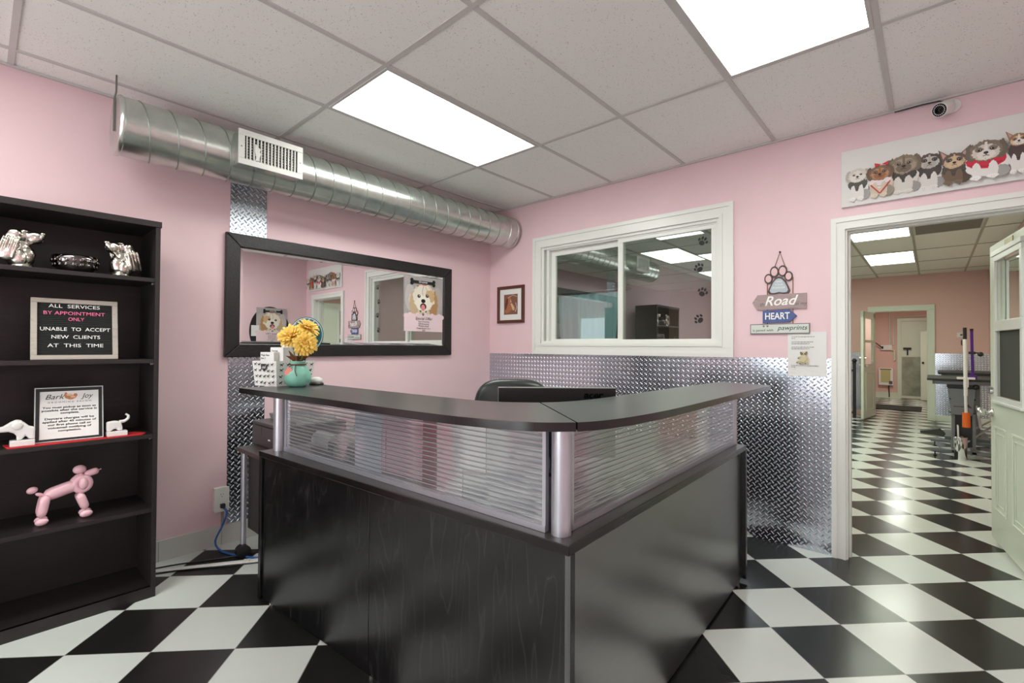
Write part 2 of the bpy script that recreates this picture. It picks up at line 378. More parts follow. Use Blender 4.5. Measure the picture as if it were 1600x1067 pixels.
# ------------------------------------------------------------------ setting
H = 2.6585; XF = -6.7; YC = -4.149; XW = 7.95; YL = 1.5; XE = 12.5
struct(MB().box(XF, 13.0, YC - 0.1, YL, -0.05, 0.0).build('floor', M_floor))
struct(MB().box(XF, 0.12, YC - 0.12, 0.12, H, H + 0.05).build('ceiling', M_ceil))
struct(MB().box(0.12, XW + .1, YC - 0.12, YL, H, H + 0.05).build('ceiling_groom_room', M_ceilback))
struct(MB().box(XW + .1, XE + .1, YC - 0.12, -1.0, 2.36, 2.42).build('ceiling_rear_hall', M_ceilback))
struct(MB().box(XF, 0.0, 0.0, 0.12, 0, H).build('wall_left', M_pink))
w = MB()
for a0, a1, b0, b1 in ((-0.12, .69, 0, H), (.69, 2.29, 0, 1.29), (.69, 2.29, 2.225, H), (2.29, 3.03, 0, H), (3.03, 3.86, 2.0, H), (3.86, 4.27, 0, H)):
    w.fbox(FB, a0, a1, b0, b1, -0.12, 0.0)
struct(w.build('wall_right', M_pink))
struct(MB().box(XF, 0, YC - 0.12, YC, 0, H).build('wall_near_side', M_pink))
w = MB()
for y0, y1, z0, z1 in ((0, -.9, 0, H), (-.9, -2.4, 0, .75), (-.9, -2.4, 2.25, H), (-2.4, -2.62, 0, H), (-2.62, -3.48, 2.1, H), (-3.48, YC, 0, H)):
    w.box(XF - .1, XF, y0, y1, z0, z1)
struct(w.build('wall_shopfront', M_pink))
FF = (Vector((XF, 0, 0)), Y, Z, X)
w = MB().fframe(FF, -2.4, -.9, .75, 2.25, .05, -.08, .02); struct(w.build('window_2', M_trim))
w = MB().fframe(FF, -3.48, -2.62, -.3, 2.1, .07, -.08, .0); struct(w.build('door_4', M_trim))
# groom room and rear hall
struct(MB().box(0.12, XW, YL, YL + .1, 0, H).build('wall_groom_room_left', M_lilac))
struct(MB().box(0.12, XW + .1, YC - .12, YC, 0, H).build('wall_groom_room_side', M_pinkback))
w = MB()
for y0, y1, z0, z1 in ((YL, -2.588, 0, H), (-2.588, -3.36, 2.0, H), (-3.36, YC, 0, H)): w.box(XW, XW + .1, y0, y1, z0, z1)
struct(w.build('wall_groom_room_end', M_pinkback))
struct(MB().box(XE, XE + .1, YC, -1.0, 0, 2.4).build('wall_rear_hall_end', M_pinkback))
struct(MB().box(XW + .1, XE, -1.9, -1.8, 0, 2.4).build('wall_rear_hall_left', M_pinkback))
struct(MB().box(XW + .1, XE, -3.75, -3.65, 0, 2.4).build('wall_rear_hall_side', M_pinkback))
# ceiling T-grid
g = MB(); gz0, gz1 = H - 0.006, H - 0.0005; gw = 0.012
for i in range(5): x = -.98 - 1.22 * i; g.box(x - gw, x + gw, YC, -.0, gz0, gz1)
for j in range(7): y = -.1976 - .61 * j; g.box(XF, 0, y - gw, y + gw, gz0 - .0005, gz1)
struct(g.build('trim_ceiling_grid', M_grid))
g = MB()
for x in (.55, 1.68, 2.82, 3.97, 5.10, 6.25, 7.42): g.box(x - gw, x + gw, YC, YL, gz0, gz1)
for j in range(7): y = -3.855 + .605 * j; g.box(.12, XW, y - gw, y + gw, gz0 - .0005, gz1)
struct(g.build('trim_groom_ceiling_grid', mat('groom_room_grid', (172, 170, 150), .5)))  # darker and yellower than the front ceiling grid
# shadow-line angle bead where ceiling meets the walls
g = MB(); g.box(-.018, -.0005, YC, 0, H - .012, H - .001); g.box(XF, 0, -.018, -.0005, H - .012, H - .001); struct(g.build('trim_wall_angle', M_grid))
# baseboards: tile skirting
b = MB(); b.box(XF, -0.002, -.012, -.0005, 0, .118); b.box(XF, -0.002, -.014, -.0005, .118, .123)
x = -.15
while x > XF: b.box(x, x + .003, -.0128, -.011, 0, .118, 1); x -= .33
struct(b.build('baseboard_left', [mat('grey_white_skirting_tile', (206, 208, 202), .35), mat('grout', (150, 150, 146), .8)]))
struct(MB().box(XW - .012, XW - .0005, -3.46, YC, 0, .1).build('baseboard_groom_room', M_green))
struct(MB().box(XE - .015, XE - .0005, -2.74, -1.9, 0, .15).build('baseboard_rear_hall', M_green))
# diamond tread plate dado
for k, (a0, a1) in enumerate(((0.004, 1.198), (1.2, 2.398), (2.4, 2.949))):
    struct(MB().fbox(FB, a0, a1, 0.0, 1.214, 0.0005, 0.0035).build('trim_tread_plate', M_plate))
struct(MB().fbox(FA, -2.43, -2.204, .123, 2.62, 0.0005, 0.0035).build('trim_tread_plate_strip', M_plate))
struct(MB().box(XW - .004, XW - .0005, YC, -3.46, .1, 1.21).build('trim_groom_tread_plate', M_plate))
struct(MB().box(XW - .004, XW - .0005, -2.39, YL, .1, 1.21).build('trim_groom_tread_plate_far', M_plate))
# window_1: cased sliding interior window
win = struct(MB().fframe(FB, .579, 2.381, 1.213, 2.307, .03, 0, .024)
    .fframe(FB, .609, 2.351, 1.243, 2.277, .045, 0, .016).fframe(FB, .654, 2.306, 1.288, 2.232, .024, 0, .022)
    .fframe(FB, .678, 2.282, 1.312, 2.208, .022, -.12, .002).build('window_1', M_trim))
s1 = MB().fframe(FB, .745, 1.50, 1.305, 2.175, .048, -.085, -.055); s1.fframe(FB, .72, 2.28, 1.30, 2.205, .03, -.09, -.012)
s1.build('sash', M_trim, win, bevel=.002)
s2 = MB().fframe(FB, 1.462, 2.262, 1.30, 2.19, .044, -.048, -.018); s2.fbox(FB, 2.22, 2.285, 1.3, 2.2, -.05, -.02); s2.build('sash', M_trim, win, bevel=.002)
def pane(a0, a1, b0, b1, c, par, m=M_glass, fr=FB):
    o, u, v, w_ = fr
    return MB().add([o + u * a0 + v * b0 + w_ * c, o + u * a1 + v * b0 + w_ * c, o + u * a1 + v * b1 + w_ * c, o + u * a0 + v * b1 + w_ * c], [(0, 1, 2, 3)]).build('pane', m, par)
pane(.792, 1.465, 1.35, 2.13, -.07, win); pane(1.505, 2.222, 1.342, 2.148, -.033, win)
for s_, z_, rt in ((2.15, 2.062, -.5), (2.126, 1.868, .5), (2.15, 1.686, -.4), (2.128, 1.488, .9)):
    A = Art(sub(FB, s_, z_, -.0325), 0.0002); A.paw(0, 0, .04, (16, 16, 18), rt)
    o = A.build('paw_decal', None)
    which = {2.062: 'topmost black paw print decal on the window, over the lit panel reflection', 1.868: 'black paw print decal second from the top of the window column',
             1.686: 'black paw print decal third from the top of the window column', 1.488: 'lowest black paw print decal near the window sill'}[z_]
    tag(o, which, 'decal', 'paw print decals on the window')
# doorway to the groom room
struct(MB().fframe(FB, 2.951, 3.93, -.3, 2.077, .028, 0.0, .024, wb=0.1).fframe(FB, 2.979, 3.902, -.3, 2.049, .03, 0, .016, wb=.1).fframe(FB, 3.009, 3.872, -.3, 2.019, .014, 0, .02, wb=.1)
    .fframe(FB, 3.02, 3.861, -.3, 2.008, .012, -.135, .002, wb=.1).fframe(FB, 3.03, 3.85, -.3, 2.0, .012, -.09, -.05, wb=.1).build('trim_doorway', M_trim))
FXW = (Vector((XW, 0, 0)), -Y, Z, -X)
struct(MB().fframe(FXW, 2.49, 3.46, -.3, 2.1, .1, 0, .03, wb=.1).fframe(FXW, 2.58, 3.37, -.3, 2.01, .02, -.1, 0.02, wb=.1).build('trim_rear_doorway', M_green, bevel=.004))
# door_1: half-glazed door standing open into the groom room
Hg = Vector((.135, -3.835, 0)); Eg = Vector((1.0, -3.71, 0)); du = (Eg - Hg).normalized(); dn = Vector((du.y * -1, du.x, 0))
FD = (Hg, du, Z, dn)      # c grows towards the free side that faces the camera
dl = (Eg - Hg).length
d1 = MB(); d1.fbox(FD, 0, dl, .03, .95, -.04, 0); d1.fbox(FD, 0, .24, .95, 1.90, -.04, 0); d1.fbox(FD, .72, dl, .95, 1.90, -.04, 0); d1.fbox(FD, 0, dl, 1.885, 1.965, -.04, 0); d1.fbox(FD, .24, .72, 1.40, 1.455, -.04, 0)
door1 = struct(d1.build('door_1', M_green, bevel=.003))
w = MB(); w.fframe(FD, .215, .745, .945, 1.43, .035, 0, .014); w.fframe(FD, .215, .745, 1.425, 1.88, .035, 0, .014); w.fbox(FD, .2, .76, 1.88, 1.91, 0, .02); w.fbox(FD, .2, .76, .935, .95, 0, .025)
w.build('lite_frame', M_trim, door1, bevel=.003)
for b0, b1 in ((.98, 1.395), (1.46, 1.845)): pane(.25, .71, b0, b1, -.02, door1, M_clear, FD)
blind = MB().fbox(FD, .25, .71, .98, 1.395, -.012, -.009).build('shade', mat('dark_mesh_shade', (66, 66, 60), .8, bump=.6, bscale=400), door1)
for a0, a1 in ((.545, .775), (.14, .43)):
    w = MB(); w.fframe(FD, a0, a1, .235, .78, .014, 0, .008); w.fframe(FD, a0 + .04, a1 - .04, .275, .74, .01, 0, .006); w.build('raised_panel', M_green, door1, bevel=.003)
kb = MB(); kc = Hg + du * (dl - .045) + Z * .86
kb.lathe([(0, 0), (.03, .0), (.03, .008), (.012, .012), (.012, .035), (.026, .045), (.03, .06), (.024, .074), (0, .078)], kc, 20, axis=dn); kb.build('door_knob', M_chrome, door1, smooth=True)
kb = MB(); kc = Hg + du * (dl - .045) + Z * 1.005; kb.lathe([(0, 0), (.027, 0), (.024, .018), (0, .02)], kc, 20, axis=dn); kb.build('deadbolt', M_chrome, door1, smooth='auto')
w = MB().fbox(FD, .40, .55, 1.918, 1.952, 0.0005, .004); w.build('name_plate', mat('brass_plate', (170, 160, 120), .4, .4), door1)
# door_2: glazed door folded back at the far doorway
H2 = Vector((XW - .02, -2.585, 0)); E2 = Vector((7.13, -2.47, 0)); d2u = (E2 - H2).normalized(); d2n = Vector((d2u.y, -d2u.x, 0))
F2 = (H2, d2u, Z, d2n); l2 = (E2 - H2).length
d2 = MB(); d2.fbox(F2, 0, l2, .02, 1.0, -.02, .02); d2.fbox(F2, 0, .13, 1.0, 1.97, -.02, .02); d2.fbox(F2, l2 - .13, l2, 1.0, 1.97, -.02, .02); d2.fbox(F2, 0, l2, 1.85, 1.97, -.02, .02); d2.fbox(F2, .1, l2 - .1, 1.4, 1.45, -.02, .02)
door2 = struct(d2.build('door_2', M_green, bevel=.003))
pane(.13, l2 - .13, 1.0, 1.4, 0, door2, M_clear, F2); pane(.13, l2 - .13, 1.45, 1.85, 0, door2, M_clear, F2)
for sg in (1, -1):
    for z_ in (.98, 1.12):
        k = MB(); p = H2 + d2u * (l2 - .06) + Z * z_; k.cyl(p, p + d2n * .05 * sg, .02, n=10); k.cyl(p + d2n * .05 * sg, p + d2n * .05 * sg - d2u * .1, .009, n=8); k.build('door_handle', M_chrome, door2)
w = MB().fframe(F2, .14, l2 - .14, .15, .85, .02, -.028, -.02); w.build('raised_panel', M_green, door2)
# door_3: the outside door at the end of the rear hall
FE = (Vector((XE, 0, 0)), -Y, Z, -X)
d3 = MB(); d3.fframe(FE, 2.74, 3.64, -.3, 2.09, .075, 0, .04, wb=.1); d3.fbox(FE, 2.815, 3.565, .02, 2.01, .0005, .02); door3 = struct(d3.build('door_3', M_green))
MB().fbox(FE, 2.83, 3.55, .08, 1.08, .02, .024).build('lower_panel', mat('scuffed_grey_green', (150, 156, 138), .5, noise=.25, nscale=5), door3)
MB().fbox(FE, 2.815, 3.565, 1.09, 1.15, .02, .035).build('mid_rail', M_green, door3)
w = MB(); w.fbox(FE, 2.86, 3.02, 1.28, 1.33, .02, .07); w.fbox(FE, 2.93, 2.96, 1.13, 1.28, .02, .05); w.build('lock_bar', M_black, door3)
# ------------------------------------------------------------------ ceiling lights
def ceiling_light(x0, x1, y0, y1, label, m, group='recessed fluorescent ceiling panels'):
    t = thing('ceiling_light', ((x0 + x1) / 2, (y0 + y1) / 2, H - .012), label, 'ceiling light', group)
    MB().fframe((Vector((0, 0, 0)), X, Y, Z), x0 + .012, x1 - .012, y0 + .012, y1 - .012, .016, H - .011, H - .001).build('frame', M_grid, t)
    MB().box(x0 + .028, x1 - .028, y0 + .028, y1 - .028, H - .006, H - .002).build('diffuser', m, t)
    return t
ceiling_light(-2.20, -.98, -1.4176, -.8076, 'lit ceiling panel above the reception desk, near the round duct', M_panel)
ceiling_light(-2.20, -.98, -3.2476, -2.6376, 'lit ceiling panel cut by the top edge of the picture', M_panel)
ceiling_light(-4.64, -3.42, -1.4176, -.8076, 'lit ceiling panel behind the viewer, seen reflected in the window', M_panel)
ceiling_light(-5.86, -4.64, -3.2476, -2.6376, 'lit ceiling panel by the shop front behind the viewer', M_panel)
ceiling_light(2.82, 3.97, -3.25, -2.645, 'lit ceiling panel just inside the groom room doorway', M_panelback, 'groom room ceiling panels')
ceiling_light(5.10, 6.25, -3.25, -2.645, 'lit ceiling panel deeper in the groom room, towards the far doorway', M_panelback, 'groom room ceiling panels')
ceiling_light(2.82, 3.97, -.83, -.225, 'lit groom room ceiling panel seen through the sliding window', M_panelback, 'groom room ceiling panels')
ceiling_light(.55, 1.68, -.83, -.225, 'added unseen groom room ceiling panel that lights the pale blue curtain', M_panelback, 'groom room ceiling panels')  # added lamp panel, lights the curtain cloth from above and behind
ceiling_light(2.82, 3.97, -2.04, -1.435, 'added unseen middle row fill panel for the groom room, nearer the window wall', M_panelback, 'groom room ceiling panels')  # added where the wall hides it, to brighten the groom room
ceiling_light(5.10, 6.25, -2.04, -1.435, 'added unseen middle row fill panel for the groom room, nearer the far doorway', M_panelback, 'groom room ceiling panels')  # added out of view as well, for more groom room light
ceiling_light(.55, 1.68, -2.04, -1.435, 'added unseen groom room fill panel nearest the sliding window', M_panelback, 'groom room ceiling panels')  # extra unseen panel that fills the groom room with light
ceiling_light(5.10, 6.25, -.83, -.225, 'added groom room fill panel in the far corner behind the window', M_panelback, 'groom room ceiling panels')  # extra panel put in to raise the groom room brightness
t = thing('ceiling_vent', (3.4, -3.55, H - .01), 'perforated metal return air panel in the groom room ceiling', 'air vent')
MB().box(2.84, 3.955, -3.84, -3.265, H - .008, H - .001).build('plate', mat('perforated_grey', (120, 120, 108), .6, bump=.8, bscale=260), t)
MB().fframe((Vector((0, 0, 0)), X, Y, Z), 2.832, 3.96, -3.845, -3.26, .02, H - .011, H - .002).build('frame', M_grid, t)

# ------------------------------------------------------------------ round duct with register
t = thing('air_duct', (-1.5, -.285, 2.40), 'round galvanised spiral duct hung along the pink wall under the ceiling', 'duct')
R = .147; ya, za = -.285, 2.402; xl, xr = -3.058, -.035
d = MB(); prof = [(0, xl), (R - .004, xl), (R, xl + .004), (R + .005, xl + .012), (R + .005, xl + .018), (R, xl + .024)]
k = 60
prof += [(R, xl + .03 + (xr - .13 - xl - .03) * i / k) for i in range(k + 1)]
prof += [(R + .004, xr - .128), (R + .004, xr - .122), (R + .001, xr - .118), (R + .002, xr - .03), (R + .007, xr - .025), (R + .007, xr - .004), (R + .003, xr), (0, xr)]
d.lathe(prof, (0, ya, za), 48, axis=(1, 0, 0)); d.build('duct_body', M_duct, t, smooth='auto')
d = MB(); n = 48; turns = int((xr - .13 - xl - .05) / .125)
d.tube([(xl + .05 + .125 * i / n, ya + (R + .0005) * math.cos(2 * math.pi * i / n), za + (R + .0005) * math.sin(2 * math.pi * i / n)) for i in range(turns * n + 1)], .0032, 6)
d.build('spiral_seam', mat('dull_galvanised_seam', (150, 156, 150), .4, .9), t, smooth=True)
d = MB(); d.tube([(xl - .003, ya, za - .02), (xl - .003, ya, za + .13), (xl + .004, ya, za + .17), (xl + .004, ya - .002, H)], .004, 8); d.box(xl - .006, xl - .001, ya - .012, ya + .012, za - .03, za + .12)
d.build('hanger_strap', mat('grey_steel_strap', (120, 118, 114), .4, .8), t)
x0, x1, z0, z1, yf = -2.553, -2.189, 2.301, 2.499, -.50
d = MB(); d.fframe((Vector((0, yf, 0)), X, Z, -Y), x0 + .006, x1 - .006, z0 + .006, z1 - .006, .004, -.17, -.002); d.build('register_collar', M_duct, t)
FV = (Vector((0, yf, 0)), X, Z, -Y)
g = MB(); g.fframe(FV, x0, x1, z0, z1, .034, 0, .008); M_reg = mat('off_white_register', (202, 202, 197), .4); gr = g.build('register_frame', M_reg, t, bevel=.002)
g = MB()
for i in range(15): xx = x0 + .046 + i * (x1 - x0 - .092) / 14; g.fbox(FV, xx - .0034, xx + .0034, z0 + .034, z1 - .034, -.012, .004)
g.build('register_vanes', M_reg, gr)
g = MB()
for i in range(8): zz = z0 + .044 + i * (z1 - z0 - .088) / 7; g.fbox(FV, x0 + .034, x1 - .034, zz - .002, zz + .002, -.02, -.013)
g.build('register_louvers', M_reg, gr)
g = MB().fbox(FV, x0 + .03, x1 - .03, z0 + .03, z1 - .03, -.05, -.045); g.build('throat_shade_sheet', mat('duct_shade_black', (14, 14, 14), .9), gr)  # near-black sheet stands in for the shade inside the open collar
for a in (x0 + .016, x1 - .016): MB().lathe([(0, .0105), (.004, .010), (.005, .008)], (a, yf, (z0 + z1) / 2), 10, axis=(0, -1, 0)).build('screw', mat('dull_screw', (140, 140, 136), .4, .8), gr)
g = MB(); a, b = x0 + .1, z0 + .035
g.prism((Vector((a, yf, b)), X, Z, -Y), [(-.012, 0), (.004, .004), (.016, 0), (.012, .02), (.02, .05), (.014, .06), (.02, .075), (.004, .085), (-.006, .1), (-.012, .09), (-.016, .06), (-.006, .02)], .004, .008)
g.build('bent_vane', M_reg, gr, bevel=.002)

# ------------------------------------------------------------------ long mirror, poster
t = thing('wall_mirror', (-1.5, -.015, 1.6), 'long horizontal wall mirror in a wide black textured frame', 'mirror')
m = MB(); x0, x1, z0, z1, fw_ = -2.46, -.547, 1.198, 2.007, .088
for pts in ([(x0, z1), (x1, z1), (x1 - fw_, z1 - fw_), (x0 + fw_, z1 - fw_)], [(x0, z0), (x0 + fw_, z0 + fw_), (x1 - fw_, z0 + fw_), (x1, z0)],
            [(x0, z0), (x0, z1), (x0 + fw_, z1 - fw_), (x0 + fw_, z0 + fw_)], [(x1, z0), (x1 - fw_, z0 + fw_), (x1 - fw_, z1 - fw_), (x1, z1)]):
    m.prism(FA, pts, .0005, .03)
m.build('frame', M_frame, t, bevel=.006)
MB().fbox(FA, x0 + fw_ - .002, x1 - fw_ + .002, z0 + fw_ - .002, z1 - fw_ + .002, .004, .012).build('mirror_glass', M_mirror, t)
g = MB(); a0, a1, b0, b1 = x0 + fw_, x1 - fw_, z0 + fw_, z1 - fw_; bv = .018
P3 = lambda a, b, c: (a, -c, b)
for q in ([(a0, b0, .0125), (a1, b0, .0125), (a1 - bv, b0 + bv, .0134), (a0 + bv, b0 + bv, .0134)], [(a1, b0, .0125), (a1, b1, .0125), (a1 - bv, b1 - bv, .0134), (a1 - bv, b0 + bv, .0134)],
          [(a1, b1, .0125), (a0, b1, .0125), (a0 + bv, b1 - bv, .0134), (a1 - bv, b1 - bv, .0134)], [(a0, b1, .0125), (a0, b0, .0125), (a0 + bv, b0 + bv, .0134), (a0 + bv, b1 - bv, .0134)]):
    g.add([P3(*v) for v in q], [(0, 1, 2, 3)])
g.build('bevelled_edge', M_mirror, t)

def maltese_poster(fr, Wd, Hd, parent, mirrored=False):
    """grooming offer: long-haired white and tan dog over a pink price panel"""
    A = Art(fr); k = Wd / .42; hh = Hd / .49
    E_ = lambda x, y, rx, ry, c, r=0: A.el(x * k, y * hh, rx * k, ry * hh, c, r)
    F_ = lambda x, y, rx, ry, c, s: A.fur(x * k, y * hh, rx * k, ry * hh, c, seed=s)
    A.rect(0, Wd, 0, Hd, (168, 162, 160)); E_(.06, .30, .05, .12, (190, 184, 180)); E_(.36, .28, .06, .13, (180, 172, 166))
    F_(.21, .275, .15, .155, (214, 200, 178), 1); F_(.315, .25, .05, .13, (176, 136, 92), 2); F_(.105, .245, .045, .12, (196, 172, 136), 3)
    F_(.21, .30, .115, .12, (228, 220, 204), 4); F_(.275, .32, .05, .06, (204, 172, 128), 5); F_(.205, .255, .085, .075, (236, 230, 216), 6)
    E_(.155, .315, .017, .015, (28, 20, 16)); E_(.245, .322, .017, .015, (28, 20, 16)); E_(.158, .319, .004, .004, (240, 240, 240)); E_(.248, .326, .004, .004, (240, 240, 240))
    E_(.202, .274, .024, .018, (18, 16, 16)); E_(.202, .225, .034, .03, (70, 30, 30)); E_(.2, .214, .022, .028, (226, 138, 140))
    A.line([(.205 * k, .41 * hh), (.19 * k, .36 * hh), (.2 * k, .32 * hh)], .004, (150, 130, 104)); A.line([(.225 * k, .4 * hh), (.25 * k, .36 * hh)], .003, (150, 130, 104))
    E_(.14, .405, .012, .006, (190, 90, 60)); E_(.21, .42, .03, .007, (200, 120, 128))
    for i, cx in enumerate((.02, .06, .1, .14, .18, .22, .26, .3, .34, .38, .41)): E_(cx, .135 + .01 * (i % 2), .026, .022, (232, 208, 212))
    A.rect(0, Wd, 0, .135 * hh, (232, 208, 212))
    for dx, dy, s_ in ((.0, 0, .014), (-.03, .028, .011), (.03, .028, .011)): A.paw((.2 + dx) * k, (.152 + dy) * hh, s_ * k, (30, 26, 28))
    A.line([(.08 * k, .44 * hh), (.31 * k, .44 * hh)], .026, (20, 18, 18))
    for cx in (.075, .315):
        for cy in (.426, .454): E_(cx, cy, .017, .017, (20, 18, 18))
    A.build('printed_picture', parent)
    o, u, v, w_ = fr
    T = lambda s_, sz, x, y, c, **q: text(s_, sz, (o + u * x * k + v * y * hh + w_ * A.c, u, v, w_), c, parent, **q)
    T('Groomin', .026, .195, .442, M_letter_w, shear=.2)
    T('Special Offer', .036, .205, .115, M_ink2, shear=.3)
    for i, s_ in enumerate(('Face Trimming', 'Full Grooming', 'Medium Small', 'Fresh Breath Care', '$20')): T(s_, .02, .205, .088 - .02 * i, M_ink2)
t = thing('dog_poster', (-.866, -.018, 1.41), 'special offer poster of a long-haired white dog, stuck on the mirror', 'poster')
FP = sub(FA, -1.079, 1.41, .0172)
MB().fbox(FP, 0, .425, 0, .485, 0, .0004).build('sheet', M_paper, t); maltese_poster(FP, .425, .485, t)

# ------------------------------------------------------------------ pictures and signs on the right wall
t = thing('framed_picture', (0, -.293, 1.51), 'small horse picture with white mat in a brown wooden frame', 'picture')
F1 = sub(FB, .118, 1.514)
MB().fframe(F1, 0, .351, 0, .368, .03, .0005, .022).build('frame', m_wood('walnut_frame', (84, 44, 28), (110, 64, 42), 'Z', .35, 3), t, bevel=.003)
MB().fbox(F1, .028, .323, .028, .34, .001, .008).build('mat_board', M_paper, t)
A = Art(sub(FB, .118, 1.514, .008)); A.rect(.085, .265, .085, .285, (124, 84, 66))
A.poly([(.10, .10), (.14, .10), (.19, .13), (.215, .12), (.235, .14), (.225, .17), (.19, .2), (.175, .245), (.155, .27), (.14, .255), (.11, .22), (.095, .16)], (166, 104, 70))
A.poly([(.20, .13), (.225, .125), (.232, .14), (.19, .195), (.172, .235), (.168, .2)], (206, 176, 140)); A.el(.178, .2, .008, .006, (40, 24, 18)); A.el(.222, .138, .006, .004, (50, 30, 24))
A.poly([(.10, .13), (.115, .14), (.14, .2), (.142, .25), (.12, .24), (.098, .18)], (92, 52, 36)); A.poly([(.145, .26), (.158, .285), (.165, .255)], (150, 92, 62)); A.line([(.135, .25), (.2, .275), (.255, .26)], .006, (196, 170, 140)); A.line([(.24, .2), (.255, .15), (.235, .11)], .006, (214, 204, 190))
A.build('horse_print', t)

t = thing('dog_canvas', (0, -3.52, 2.137), 'long white canvas print of a row of small dogs above the doorway', 'picture')
FC = sub(FB, 3.005, 2.137)
MB().fbox(FC, 0, 1.035, 0, .34, .0005, .022).build('canvas', mat('white_canvas', (222, 222, 218), .7), t, bevel=.002)
A = Art(sub(FB, 3.005, 2.137, .0222))
def dog(x, y, r, face, patch, body, shirt, ear=0, low=.03, mask=None, bow=None, seed=1, pointy=False, wd=1.0):
    mid = low + (y - low) * .5; R_ = random.Random(seed)
    dk = tuple(int(c * .72) for c in body)
    A.fur(x + .004, (y + low) / 2 + .006, r * 1.12 * wd, (y - low) / 2 - .004, body, amp=.07, seed=seed)
    A.fur(x + r * .75 * wd, low + .028, r * .5, .03, dk, amp=.1, seed=seed + 9)
    if shirt:
        A.fur(x, (y + mid) / 2 - .012, r * 1.02 * wd, (y - mid) * .62, shirt, amp=.04, seed=seed + 2)
        A.line([(x - r * .8 * wd, mid + .004), (x, mid - .01), (x + r * .8 * wd, mid + .006)], .003, tuple(int(c * .6) for c in shirt))
    for dx in (-.48, .36):
        lx = x + dx * r * wd; A.fur(lx, (mid + low) / 2 + .003, r * .3, (mid - low) / 2 + .012, body, amp=.09, seed=seed + 3)
        A.fur(lx - .003, low + .008, r * .36, .0105, tuple(min(255, c + 10) for c in body), amp=.08, seed=seed + 4)
        for q in (-.006, .002): A.line([(lx + q, low + .001), (lx + q, low + .008)], .0012, dk)
    if pointy:
        for sg in (-1, 1): A.poly([(x + sg * r * .25, y + r * .5), (x + sg * r * 1.3, y + r * 1.5), (x + sg * r * .95, y + r * .1)], patch); A.poly([(x + sg * r * .45, y + r * .55), (x + sg * r * 1.12, y + r * 1.25), (x + sg * r * .85, y + r * .25)], (190, 150, 144))
    else:
        for sg in (-1, 1): A.fur(x + sg * r * .9, y - r * .02 + ear, r * .36, r * .74, tuple(int(c * .85) for c in patch), amp=.14, seed=seed + sg)
    A.fur(x, y, r, r * .88, patch, amp=.08, seed=seed, n=56)
    A.fur(x, y - r * .12, r * .84, r * .66, face, amp=.08, seed=seed + 5, n=50)
    for sg in (-1, 1): A.fur(x + sg * r * .42, y + r * .16, r * .26, r * .22, patch, amp=.15, seed=seed + 7)
    A.fur(x, y - r * .32, r * .56, r * .4, mask or face, amp=.1, seed=seed + 6)
    A.poly([(x - r * .1, y - r * .05), (x - r * .07, y + r * .75), (x + r * .09, y + r * .75), (x + r * .1, y - r * .05)], mask or face)
    for k in range(14):
        a = R_.uniform(0, 6.28); q = R_.uniform(.6, .95); A.line([(x + r * q * math.cos(a), y + r * q * .85 * math.sin(a)), (x + r * (q + .16) * math.cos(a), y + r * (q + .14) * .85 * math.sin(a))], .0012, tuple(int(c * .75) for c in patch))
    for sg in (-1, 1): A.el(x + sg * r * .36, y + r * .08, r * .13, r * .11, (26, 20, 20)); A.el(x + sg * r * .33, y + r * .11, r * .03, r * .03, (230, 230, 230))
    A.el(x, y - r * .17, r * .15, r * .11, (24, 22, 22)); A.line([(x, y - r * .24), (x, y - r * .38)], r * .05, (60, 44, 40)); A.line([(x - r * .2, y - r * .44), (x, y - r * .37), (x + r * .2, y - r * .44)], r * .05, (60, 44, 40))
    if bow:
        for sg in (-1, 1): A.poly([(x + .008, y + r * .95), (x + .008 + sg * .032, y + r * 1.2), (x + .008 + sg * .03, y + r * .7)], bow)
dog(.405, .18, .05, (196, 190, 184), (84, 74, 70), (214, 210, 206), (70, 62, 58), seed=11, mask=(180, 172, 166))
dog(.295, .19, .062, (160, 146, 126), (132, 118, 100), (208, 204, 196), (62, 58, 54), seed=12, mask=(112, 98, 82), wd=.9)
dog(.082, .175, .046, (222, 218, 210), (206, 198, 188), (222, 220, 216), (78, 76, 72), seed=13)
dog(.188, .165, .05, (176, 132, 92), (120, 92, 72), (204, 190, 168), (226, 214, 214), bow=(196, 44, 52), seed=14, mask=(150, 96, 60))
A.line([(.145, .1), (.188, .045), (.236, .11)], .006, (190, 40, 50))
dog(.505, .15, .05, (196, 170, 140), (98, 82, 70), (108, 88, 70), (74, 66, 60), seed=15, mask=(206, 180, 148), pointy=True)
dog(.625, .172, .062, (206, 198, 186), (124, 112, 98), (226, 224, 220), (200, 36, 62), seed=16, mask=(222, 216, 206), wd=1.2)
dog(.742, .195, .036, (214, 192, 160), (150, 116, 84), (226, 222, 218), (74, 60, 58), seed=17, pointy=True, mask=(232, 224, 214))
dog(.845, .165, .045, (170, 120, 80), (70, 50, 42), (176, 116, 70), (200, 36, 62), seed=18, pointy=True)
dog(.95, .16, .046, (220, 214, 206), (190, 170, 150), (214, 208, 200), (60, 56, 54), seed=19)
A.build('printed_dogs', t)

